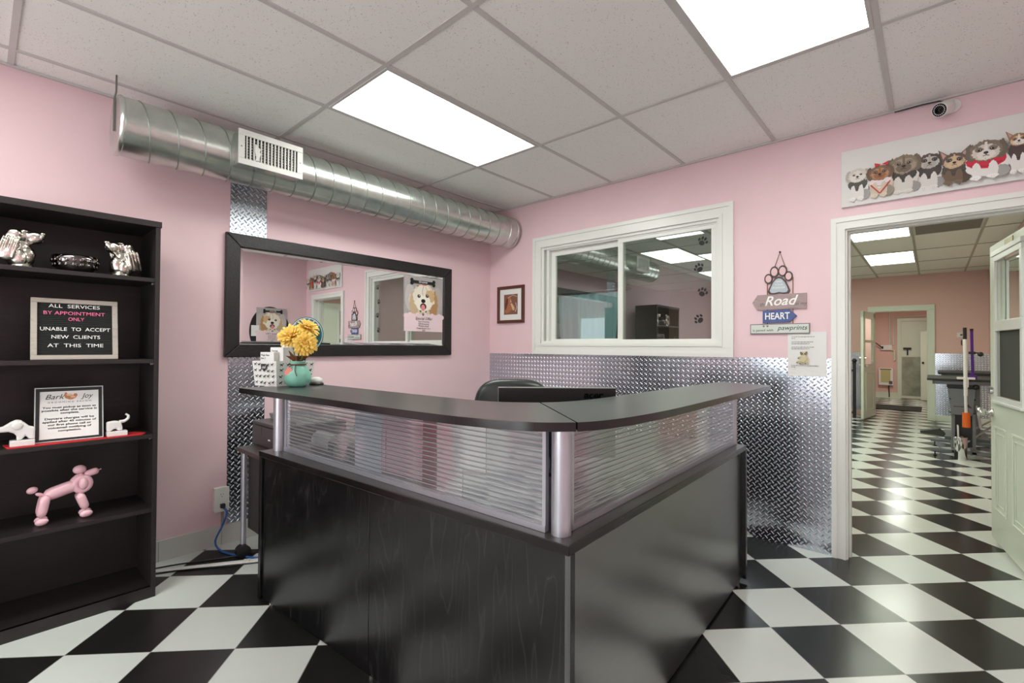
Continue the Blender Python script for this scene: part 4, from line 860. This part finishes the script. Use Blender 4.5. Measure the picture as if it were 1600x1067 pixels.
# ------------------------------------------------------------------ bookcase
bx0, bx1, by0, by1 = -3.70, -2.894, -.46, -.125
t = thing('bookcase', (-3.3, -.3, 0), 'tall dark espresso open bookcase against the pink wall', 'bookcase')
MB().box(bx1 - .02, bx1, by0, by1, 0, 1.873).build('side_panel', M_shelf, t, bevel=.001)
MB().box(bx0, bx0 + .02, by0, by1, 0, 1.873).build('side_panel', M_shelf, t, bevel=.001)
MB().box(bx0 - .006, bx1 + .004, by0 - .006, by1, 1.8735, 1.903).build('top_panel', M_shelf, t, bevel=.001)
MB().box(bx0 + .02, bx1 - .02, by1 - .006, by1, .0, 1.873).build('back_panel', M_shelf, t)
MB().box(bx0 + .02, bx1 - .02, by0 + .004, by1 - .006, .03, .055).build('shelf', M_shelf, t); MB().box(bx0 + .02, bx1 - .02, by0, by0 + .018, 0, .055).build('kick_board', M_shelf, t)
for z_ in (1.613, 1.202, .823, .449): MB().box(bx0 + .0205, bx1 - .0205, by0 + .002, by1 - .0065, z_ - .02, z_).build('shelf', M_shelf, t, bevel=.001)
m = MB(); z_ = .12
while z_ < 1.85:
    for y_ in (by0 + .04, by1 - .05): m.lathe([(0, .0006), (.0028, .0004)], (bx1 - .02, y_, z_), 8, axis=(-1, 0, 0))
    z_ += .032
m.build('peg_holes', M_ink, t)
m = MB()
for z_ in (1.613, 1.202, .823, .449): m.box(bx1 - .028, bx1 - .0202, by0 + .035, by0 + .045, z_ - .029, z_ - .0203)
m.build('shelf_pins', M_chrome, t)
# ---- silver hound busts
antique = mat('antique_silver', (205, 200, 190), .2, 1.0, noise=.35, nscale=26, bump=.6, bscale=55)
def bust(cx, cy, z0, sg, yaw, label):
    t_ = thing('hound_bust', (cx, cy, z0), label, 'ornament', 'silver hound busts'); m = MB(); E_ = lambda c, r, rx=0, ry=0, rz=0: m.ell((c[0] * sg, c[1], c[2]), r, Matrix.Rotation(math.radians(ry) * sg, 3, 'Y') @ Matrix.Rotation(math.radians(rx), 3, 'X') @ Matrix.Rotation(math.radians(rz) * sg, 3, 'Z'), 20)
    E_((-.006, 0, .03), (.05, .044, .04)); E_((-.01, 0, .072), (.041, .037, .05)); E_((.012, 0, .05), (.036, .034, .04))
    E_((-.008, 0, .128), (.043, .037, .035), ry=-12); E_((.008, 0, .143), (.032, .027, .022), ry=-18)
    E_((.030, 0, .130), (.043, .026, .024), ry=-20); E_((.052, 0, .134), (.026, .022, .020), ry=-10); E_((.034, 0, .110), (.036, .018, .014), ry=-20)
    E_((.071, 0, .147), (.0105, .0125, .009))
    for s_ in (1, -1):
        E_((.044, .011 * s_, .122), (.03, .013, .021), ry=-20); E_((.014, .019 * s_, .150), (.013, .010, .009))
        E_((-.024, .04 * s_, .094), (.031, .012, .055), rx=4 * s_, ry=10); E_((-.034, .045 * s_, .05), (.030, .013, .036), ry=12); E_((-.014, .037 * s_, .135), (.024, .011, .02)); E_((-.002, .03 * s_, .03), (.03, .02, .04))
        for dx in (-.052, -.036, -.018, -.002): E_((dx, .052 * s_, .072), (.0065, .006, .052), ry=14)
    o = m.build('head', antique, t_, smooth=True); r = o.modifiers.new('blend', 'REMESH'); r.mode = 'VOXEL'; r.voxel_size = .0028; r.use_smooth_shade = True
    sm = o.modifiers.new('soften', 'SMOOTH'); sm.factor = .5; sm.iterations = 3
    # shift: built around the origin, the Empty already stands at the shelf
    for v in o.data.vertices: v.co += Vector((cx, cy, z0 + .012))
    e = MB()
    for s_ in (1, -1): e.ell((cx + .027 * sg, cy + .023 * s_, z0 + .012 + .147), (.005, .004, .005), n=10)
    e.build('eye', M_black, t_, smooth=True)
    MB().lathe([(0, 0), (.043, 0), (.045, .006), (.04, .016), (0, .016)], (cx, cy, z0), 28).build('foot', antique, t_, smooth='auto'); t_.rotation_euler = (0, 0, yaw); return t_
bust(-3.385, -.375, 1.6135, 1, -.35, 'silver hound bust looking towards the studded bowl from the picture edge')
bust(-3.04, -.375, 1.6135, -1, .55, 'silver hound bust at the inner end of the shelf, facing the studded bowl')
t = thing('studded_bowl', (-3.205, -.36, 1.6135), 'shiny black studded bowl between the two hound busts', 'bowl')
ob = mat('black_mirror_glaze', (120, 114, 114), .05, 1.0); bc = (-3.205, -.365, 1.6135)
MB().lathe([(0, 0), (.045, 0), (.06, .006), (.078, .03), (.085, .055), (.0855, .076), (.082, .076), (.08, .055), (.072, .03), (.05, .012), (0, .01)], bc, 44).build('bowl_body', ob, t, smooth=True)
m = MB()
for k, (rr_, zz, n_) in enumerate(((.079, .032, 18), (.0845, .052, 20))):
    for i in range(n_):
        a = 2 * math.pi * (i + .5 * k) / n_; m.ell((bc[0] + rr_ * math.cos(a), bc[1] + rr_ * math.sin(a), bc[2] + zz), (.0085, .0085, .0035), Matrix.Rotation(a, 3, 'Z') @ Matrix.Rotation(math.pi / 2, 3, 'Y'), 10)
m.build('studs', ob, t, smooth=True)
# ---- letter board
t = thing('letter_board', (-3.2, -.39, 1.2025), 'black felt letter board in a pale wooden frame on the second shelf', 'letter board')
FL = sub((Vector((-3.353, -.405, 1.2032)), X, Z, -Y), 0, 0, 0, 0, 0)
tl = math.radians(9); FL = (FL[0], X, Vector((0, math.sin(tl), math.cos(tl))), Vector((0, -math.cos(tl), math.sin(tl))))
LW, LH = .305, .287
MB().fframe(FL, 0, LW, 0, LH, .021, -.014, .008).build('frame', m_wood('pale_grey_wood', (176, 168, 158), (150, 142, 132), 'X', .6, 2), t, bevel=.002)
m = MB().fbox(FL, .018, LW - .018, .018, LH - .018, -.01, -.002)
for i in range(26): b = .024 + i * (LH - .048) / 26; m.fbox(FL, .02, LW - .02, b, b + .0062, -.003, .001)
m.build('felt_board', mat('black_felt', (34, 36, 34), .95), t)
for s_, y_, w_, mm in (('ALL  SERVICES', .252, .18, M_letter_w), ('BY APPOINTMENT', .219, .215, M_letter_p), ('ONLY', .191, .056, M_letter_p), ('UNABLE  TO  ACCEPT', .143, .245, M_letter_w), ('NEW  CLIENTS', .106, .17, M_letter_w), ('AT  THIS  TIME', .066, .195, M_letter_w)):
    text(s_, .0235, sub(FL, LW / 2 + (-.004 if y_ > .2 else 0), y_, .0012), mm, t, width=w_, ext=.0008)
# ---- red runner with the notice frame and dachshund bookends
t = MB(); t.prism((Vector((0, 0, .8235)), X, Y, Z), [(-3.42, -.452), (-2.955, -.448), (-2.93, -.40), (-2.96, -.335), (-3.43, -.34)], 0, .003)
tag(t.build('felt_runner', M_red), 'bright red felt runner along the third bookcase shelf', 'runner')
t = thing('framed_notice', (-3.22, -.4, .8268), 'pickup notice with salon name in a black tilted frame on red felt', 'notice')
tl = math.radians(14); rz = math.radians(-3); fu = Vector((math.cos(rz), math.sin(rz), 0)); fb = Vector((-math.sin(rz), math.cos(rz), 0))
FNo = (Vector((-3.334, -.40, .8272)), fu, fb * math.sin(tl) + Z * math.cos(tl), -fb * math.cos(tl) + Z * math.sin(tl))
NW, NH = .232, .248
MB().fframe(FNo, 0, NW, 0, NH, .014, -.006, .004).build('frame', M_black, t, bevel=.001); MB().fframe(FNo, -.003, NW + .003, -.0, NH + .004, .004, -.008, .0045).build('clear_edge', mat('clear_acrylic_edge', (188, 194, 192), .15), t)
MB().fbox(FNo, .013, NW - .013, .013, NH - .013, -.004, .0005).build('sheet', M_paper, t)
TN = lambda s_, y_, w_, sz, mm=M_ink, x=.116, **q: text(s_, sz, sub(FNo, x, y_, .0006), mm, t, width=w_, **q)
dk = mat('dark_green_script', (20, 48, 40), .6)
TN('Bark', .207, .066, .032, dk, x=.062, shear=.35); TN('Joy', .207, .044, .032, dk, x=.176, shear=.35); TN('GROOMING SALON', .182, .15, .009, M_ink2, space=1.5)
for i, s_ in enumerate(('You must pickup as soon as', 'possible after the service is', 'complete.')): TN(s_, .158 - .0135 * i, (.185, .19, .065)[i], .0125, bold=.0003)
for i, s_ in enumerate(('Daycare charges will be', 'applied after 45 minutes of', 'our first phone call or', 'voicemail notifying of', 'completion.')): TN(s_, .106 - .0142 * i, (.17, .185, .15, .15, .08)[i], .0125, bold=.0003)
A = Art(sub(FNo, .118, .208, .0006)); br = (190, 128, 84)
A.el(0, -.004, .02, .009, br); A.el(-.016, .006, .007, .008, br); A.el(.017, .005, .007, .008, br); A.el(-.016, .015, .004, .005, br, .5); A.el(-.004, .007, .011, .005, (222, 184, 150)); A.el(.008, -.003, .009, .004, (222, 184, 150)); A.line([(-.008, -.012), (0, -.017), (.01, -.012)], .002, br); A.build('paw_drawing', t)
wc = mat('white_ceramic', (226, 224, 222), .3)
t = thing('dachshund_bookend', (-3.385, -.40, .8268), 'front half of a white dachshund bookend, head low, beside the notice', 'ornament', 'white dachshund bookends')
FW = (Vector((-3.412, -.42, .8268)), X, Z, -Y)
MB().fbox(FW, 0, .078, 0, .026, -.04, .012).build('plinth', wc, t, bevel=.003)
m = MB(); m.prism(FW, [(.02, .026), (.036, .026), (.048, .044), (.06, .028), (.078, .026), (.078, .078), (.06, .084), (.046, .1), (.034, .112), (.02, .116), (.004, .108), (-.02, .09), (-.05, .083), (-.064, .072), (-.058, .062), (-.03, .066), (-.004, .066), (.012, .058), (.022, .044)], -.03, .002); m.build('dog_front', wc, t, bevel=.006)
MB().ell((-3.389, -.4225, .918), (.018, .006, .02), n=16).build('ear', wc, t, smooth=True)
t = thing('dachshund_bookend', (-3.05, -.40, .8268), 'rear half of a white dachshund bookend with curled tail', 'ornament', 'white dachshund bookends')
FW = (Vector((-3.088, -.42, .8268)), X, Z, -Y)
MB().fbox(FW, 0, .078, 0, .024, -.04, .012).build('plinth', wc, t, bevel=.003)
m = MB(); m.prism(FW, [(0, .024), (.012, .024), (.026, .034), (.036, .036), (.042, .024), (.06, .024), (.06, .04), (.056, .06), (.05, .07), (.03, .074), (0, .07)], -.03, .002); m.build('dog_rear', wc, t, bevel=.006)
MB().tube(bez([(-3.04, -.408, .894), (-3.02, -.408, .896), (-3.006, -.408, .908), (-3.006, -.408, .922), (-3.016, -.408, .93)], 5), [.008] * 6 + [.007] * 5 + [.006] * 5 + [.0045] * 5, 12).build('tail', wc, t, smooth=True)
# ---- balloon poodle
t = thing('balloon_dog', (-3.22, -.37, .4495), 'glossy pale pink ceramic balloon poodle on the fourth shelf', 'ornament')
pk = mat('glossy_pink_ceramic', (232, 186, 196), .1, coat=.5); bz = .4495; m = MB()
def bal(a, b, r, n=18, rb=None):
    a, b = Vector(a), Vector(b); d = (b - a); L = d.length; d.normalize(); q = Z.rotation_difference(d).to_matrix(); m.ell((a + b) / 2, (r, r, L / 2), q, n)
Pd = lambda x, z, y=0: (-3.225 + x, -.365 + y, bz + z)
def seg(a, b, r0, r1):
    a, b = Vector(a), Vector(b); k = 9; pts = [a + (b - a) * i / (k - 1) for i in range(k)]; rs = [(r0 + (r1 - r0) * i / (k - 1)) * math.sqrt(max(.06, 1 - abs(2 * i / (k - 1) - 1) ** 5)) for i in range(k)]; m.tube(pts, rs, 18)
seg(Pd(-.078, .125), Pd(.05, .163), .029, .029)
for y_ in (-.022, .022):
    seg(Pd(-.068, .138, y_), Pd(-.085, .036, y_), .0195, .019); bal(Pd(-.104, .0165, y_ - .004), Pd(-.058, .021, y_ - .004), .0168)
    seg(Pd(.044, .12, y_), Pd(.07, .04, y_), .0185, .0175); bal(Pd(.046, .018, y_ - .006), Pd(.094, .022, y_ - .006), .017)
seg(Pd(.026, .165), Pd(.052, .205), .024, .014)
m.tube([Vector(Pd(.056 + .026 * math.cos(a), .16 + .03 * math.sin(a), -.012)) for a in [2 * math.pi * i / 20 for i in range(20)]], .0145, 14, closed=True)
bal(Pd(.06, .135, -.024), Pd(.058, .192, -.022), .0175); bal(Pd(.06, .135, .018), Pd(.058, .192, .02), .0175)
m.ell(Pd(.047, .228), (.0255, .024, .021), n=20); seg(Pd(.062, .199), Pd(.118, .214), .0165, .0165); m.ell(Pd(.053, .204), (.009, .012, .007), n=12); m.tube([Pd(.116, .213), Pd(.122, .2155), Pd(.126, .2165)], [.003, .0022, .0035], 10)
bal(Pd(-.102, .146), Pd(-.074, .132), .0085); m.ell(Pd(-.112, .163), (.0195, .016, .0155), Matrix.Rotation(-.3, 3, 'Y'), 18)
m.build('balloon_body', pk, t, smooth=True)
# ------------------------------------------------------------------ groom room seen through the doorway
gm = mat('table_grey_steel', (112, 116, 116), .4, .4); rub = mat('black_ribbed_rubber_top', (40, 42, 42), .6, bump=.4, bscale=200)
t = thing('grooming_table', (4.6, -3.7, 0), 'grey electric grooming table with black top near the glazed door', 'table')
MB().box(4.18, 5.2, -4.07, -3.37, .905, .93).build('tabletop', rub, t, bevel=.004)
MB().box(4.22, 5.16, -4.03, -3.42, .862, .9045).build('top_frame', gm, t, bevel=.004)
m = MB(); m.prism((Vector((4.26, 0, 0)), -Y, Z, -X), [(3.555, .815), (3.80, .815), (3.775, .50), (3.59, .50)], -.12, .02); mh = m.build('motor_cover', gm, t, bevel=.004)
MB().box(4.25, 4.40, -3.81, -3.55, .82, .862).build('cover_cap', M_black, t)
m = MB(); m.box(4.26, 4.36, -3.62, -3.59, .09, .52); m.box(4.26, 4.36, -3.80, -3.77, .09, .52); m.build('upright', gm, t)
MB().box(4.31, 4.35, -3.77, -3.62, .12, .5).build('lift_column', M_black, t)
m = MB(); m.tube([(4.28, -3.80, .62), (4.28, -3.84, .36)], .016, 8); m.tube([(4.25, -3.66, .12), (4.5, -3.98, .40)], .011, 8); m.tube([(4.5, -3.78, .30), (4.9, -4.0, .42)], .011, 8); m.build('lift_strut', M_silver, t)
for x_ in (4.16, 4.95):
    b = MB().box(x_, x_ + .06, -4.05, -3.40, .055, .09).build('base_bar', gm, t, bevel=.003)
    for y_ in (-3.44, -4.0): MB().lathe([(0, 0), (.02, 0), (.02, .008), (.007, .012), (.007, .056), (0, .056)], (x_ + .03, y_, 0), 14).build('foot', M_black, b)
m = MB(); m.box(4.16, 5.0, -3.63, -3.59, .062, .092); m.box(4.16, 5.0, -3.80, -3.76, .062, .092); m.build('base_rail', gm, t)
MB().prism((Vector((4.45, 0, 0)), -Y, Z, -X), [(3.30, .245), (3.30, .22), (3.52, .20), (3.54, .23), (3.48, .29)], -.14, .0).build('foot_pedal', mat('dark_olive_pedal', (58, 62, 52), .6), t, bevel=.003)
m = MB()
for a in (3.578, 3.79):
    for z_ in (.69, .53): m.ell((4.235, -a, z_), .009, n=8)
m.build('cover_screw', M_black, t)
A = Art((Vector((4.2395, 0, 0)), -Y, Z, -X)); R_ = random.Random(9)
for i in range(9): A.line([(3.61 + .013 * i, .592 + R_.uniform(0, .004)), (3.617 + .013 * i, .612 - R_.uniform(0, .006))], .005, (24, 26, 28)); A.line([(3.607 + .013 * i, .604), (3.618 + .013 * i, .602)], .004, (24, 26, 28))
A.build('worn_logo', t)
MB().prism((Vector((4.2395, 0, 0)), -Y, Z, -X), [(3.70, .64), (3.735, .63), (3.76, .6), (3.77, .585), (3.73, .60)], .0, .002).build('swoosh', M_black, t)
o = MB().lathe([(0, 0), (.05, 0), (.055, .01), (.062, .26), (.06, .262), (.052, .012), (0, .01)], (4.10, -3.662, .0005), 28); t = thing('steel_canister', (4.10, -3.662, 0), 'shiny steel canister on the floor under the grooming table', 'canister'); o.build('body', M_chrome, t, smooth='auto'); MB().cyl((4.10, -3.65, .012), (4.10, -3.64, .40), .008).build('rod', M_white, t)
t = thing('grooming_post', (4.13, -3.71, .93), 'white grooming post with black tip and orange lower grip, clamped to the table', 'grooming post')
m = MB(); m.cyl((4.13, -3.712, .53), (4.13, -3.708, .75), .014); m.cyl((4.13, -3.71, .74), (4.13, -3.706, 1.40), .018); m.build('pole', M_white, t, smooth='auto'); MB().cyl((4.13, -3.706, 1.38), (4.13, -3.705, 1.535), .017).build('tip', M_black, t)
MB().cyl((4.13, -3.714, .375), (4.13, -3.712, .545), .036, .034).build('grip', mat('orange_grip', (232, 108, 34), .5), t, smooth='auto'); m = MB(); m.box(4.115, 4.2, -3.79, -3.635, .931, .955); m.box(4.12, 4.145, -3.735, -3.69, .84, .955); m.build('clamp', M_white, t, bevel=.003)
t = thing('grooming_post', (4.25, -3.77, .93), 'purple grooming post with black knobs, clamped to the table', 'grooming post')
pur = mat('purple_anodised', (84, 40, 138), .35, .4); MB().cyl((4.26, -3.775, .932), (4.26, -3.768, 1.515), .014).build('pole', pur, t, smooth='auto')
MB().cyl((4.26, -3.768, 1.5), (4.26, -3.768, 1.525), .016).build('cap', M_black, t)
m = MB(); m.box(4.23, 4.29, -3.8, -3.74, 1.225, 1.255); m.cyl((4.24, -3.80, 1.24), (4.24, -3.83, 1.24), .008); m.ell((4.24, -3.84, 1.225), .028, n=12); m.build('knob', M_black, t); m = MB(); m.box(4.23, 4.29, -3.81, -3.73, .9305, .98); m.build('clamp', pur, t); MB().ell((4.2, -3.80, .84), .03, n=12).build('clamp_screw', M_black, t)
t = thing('grooming_table', (5.9, -3.7, 0), 'second grooming table standing behind the grey one', 'table')
MB().box(5.5, 6.4, -4.07, -3.48, .93, .96).build('tabletop', rub, t, bevel=.004); MB().box(5.54, 6.36, -4.03, -3.52, .885, .93).build('top_frame', gm, t)
MB().box(5.8, 6.1, -3.92, -3.64, .06, .885).build('pedestal', gm, t); MB().box(5.55, 6.35, -4.0, -3.55, .0, .06).build('base', gm, t)
# black pet gate by the far wall
t = thing('pet_gate', (7.3, -2.28, 0), 'black metal pet gate with ball-topped post beside the open far door', 'gate')
m = MB(); m.box(7.32, 7.37, -2.36, -2.31, 0, 1.0); m.box(7.315, 7.375, -2.365, -2.305, 1.0, 1.03); m.build('post', M_black, t); MB().ell((7.345, -2.335, 1.065), .04, n=14).build('finial', M_black, t, smooth=True)
m = MB(); m.box(7.335, 7.355, -2.31, -1.4, .86, .9); m.box(7.335, 7.355, -2.31, -1.4, .08, .12); m.build('rail', M_black, t)
for i in range(14): MB().box(7.338, 7.352, -2.20 + .06 * i, -2.185 + .06 * i, .12, .86).build('bar', M_black, t)
m = MB(); m.box(7.2, 7.5, -2.33, -2.29, 0.0, .02); m.build('foot_plate', M_chrome, t)
# far wall and rear hall
t = thing('wall_switch', (XW, -3.8, 1.5), 'small wall switch plate above the tread plate on the far pink wall', 'switch')
MB().fbox(FXW, 3.75, 3.86, 1.50, 1.58, .0005, .012).build('plate', M_white, t, bevel=.002); MB().fbox(FXW, 3.79, 3.82, 1.525, 1.555, .012, .02).build('toggle', M_ink2, t); MB().fbox(FXW, 3.80, 3.81, 1.36, 1.45, .0005, .02).build('hook', M_black, t)
t = thing('wall_heater', (XE, -2.5, .33), 'white wall heater low on the pink wall of the rear hall', 'heater')
MB().fbox(FE, 2.351, 2.657, .335, .78, .0005, .09).build('case', M_white, t, bevel=.01); MB().fbox(FE, 2.40, 2.60, .41, .74, .09, .094).build('panel', mat('yellowed_panel', (190, 184, 130), .5), t); MB().fbox(FE, 2.38, 2.62, .745, .765, .09, .094).build('grille', M_black, t); MB().fbox(FE, 2.57, 2.64, .37, .45, .094, .1).build('dial', M_ink2, t); MB().tube([(XE - .03, -2.56, .335), (XE - .02, -2.57, .1), (XE - .02, -2.57, .02)], .012, 8).build('cord', M_black, t)
t = thing('electrical_box', (XE, -2.5, 1.3), 'white electrical box with bent conduit on the rear hall wall', 'electrical box')
MB().fbox(FE, 2.40, 2.635, 1.262, 1.395, .0005, .07).build('box', M_white, t, bevel=.005); m = MB(); m.tube([(XE - .03, -2.62, 1.27), (XE - .03, -2.68, 1.25), (XE - .03, -2.69, 1.0), (XE - .03, -2.66, .99)], .02, 8); m.tube([(XE - .03, -2.58, 1.39), (XE - .03, -2.58, 2.3)], .012, 8); m.tube([(XE - .03, -2.66, 1.4), (XE - .03, -2.66, 2.12), (XE - .06, -3.6, 2.16)], .014, 8); m.build('conduit', M_green, t)
m = MB(); m.fbox(FE, 2.415, 2.455, 1.30, 1.36, .07, .09); m.tube([(XE - .09, -2.43, 1.33), (XE - .12, -2.3, 1.45), (XE - .1, -2.2, 1.6)], .012, 8); m.build('plug', M_black, t)
t = thing('floor_mat', (10.0, -2.9, 0), 'black patterned door mat on the checkered floor beyond the far doorway', 'mat')
MB().box(9.3, 10.4, -3.25, -2.3, .0005, .012).build('mat_body', mat('black_loop_mat', (26, 28, 24), .9, noise=.5, nscale=26, bump=1, bscale=40), t)
t = thing('white_slab_door', (12.1, -3.35, 0), 'white slab door leaning open beside the scuffed rear door', 'door')
MB().box(12.2, 12.24, -3.62, -3.205, .01, 1.74).build('slab', M_green, t, bevel=.004); MB().ell((12.18, -3.25, .95), .025, n=10).build('knob', M_black, t)
area('rear_hall_lamp', (10.5, -2.8, 2.33), (0, 0, 0), .6, .3, 26, (.95, 1, .9))
# room behind the sliding window
m_cloth = bpy.data.materials.new('thin_pale_blue_cloth'); m_cloth.use_nodes = True; nt = m_cloth.node_tree; b_ = nt.nodes['Principled BSDF']; b_.inputs['Base Color'].default_value = lin((180, 214, 230)); b_.inputs['Roughness'].default_value = .8
tr_ = nt.nodes.new('ShaderNodeBsdfTranslucent'); tr_.inputs[0].default_value = lin((190, 222, 236)); mx_ = nt.nodes.new('ShaderNodeMixShader'); mx_.inputs[0].default_value = .6; nt.links.new(b_.outputs[0], mx_.inputs[1]); nt.links.new(tr_.outputs[0], mx_.inputs[2]); nt.links.new(mx_.outputs[0], nt.nodes['Material Output'].inputs[0])
t = thing('hanging_curtain', (.45, -.9, 1.2), 'pale blue curtain hanging behind the sliding window', 'curtain')
m = MB(); n = 60; vs = []; fs = []
for i in range(n + 1):
    a = i / n; y_ = -.54 - .70 * a; d = .018 * math.sin(a * 42) + .01 * math.sin(a * 17 + 1)
    for z_, k in ((1.80, 1.0), (1.5, .97), (1.0, .84)): vs.append((.45 + d, -.89 + (y_ + .89) * k, z_))
for i in range(n):
    for j in range(2): q = i * 3 + j; fs.append((q, q + 3, q + 4, q + 1))
m.add(vs, fs); o = m.build('cloth', m_cloth, t, smooth=True); m = MB(); m.cyl((.45, -.2, 1.815), (.45, -1.35, 1.815), .012); m.build('rod', M_black, t); m = MB(); m.box(.121, .45, -.215, -.2, 1.805, 1.825); m.box(.121, .45, -1.36, -1.345, 1.805, 1.825); m.build('bracket', M_black, t)
# things along the wall behind the viewer, seen only as reflections
t = thing('white_cabinet', (-4.58, -.25, 0), 'low white cabinet along the wall past the bookcase, seen in reflections', 'cabinet')
MB().box(-4.9, -4.26, -.45, -.02, 0, .67).build('carcass', M_white, t, bevel=.003); MB().box(-4.895, -4.585, -.468, -.4505, .02, .65).build('door', M_trim, t, bevel=.002); MB().box(-4.575, -4.265, -.468, -.4505, .02, .65).build('door', M_trim, t, bevel=.002)
o = MB().box(-4.2, -4.08, -.40, -.1, 0, .7).build('red_bin', mat('red_plastic', (190, 36, 40), .4), bevel=.01); tag(o, 'narrow red bin between the bookcase and the white cabinet', 'bin')
t = thing('notice_board', (-.55, YC, 1.5), 'round black notice board with a dog poster, reflected in the long mirror', 'notice board')
FY = (Vector((0, YC, 0)), -X, Z, Y)
MB().prism(FY, ring(.56, 1.50, .29, .37, 48), .0005, .02).build('board', M_black, t)
FPB = sub(FY, .32, 1.34, .0205); MB().fbox(FPB, 0, .44, 0, .51, 0, .0004).build('sheet', M_paper, t); maltese_poster(sub(FPB, 0, 0, .0004), .44, .51, t)
MB().fbox(FY, .72, .83, 1.42, 1.58, .0205, .022).build('card', M_paper, t)
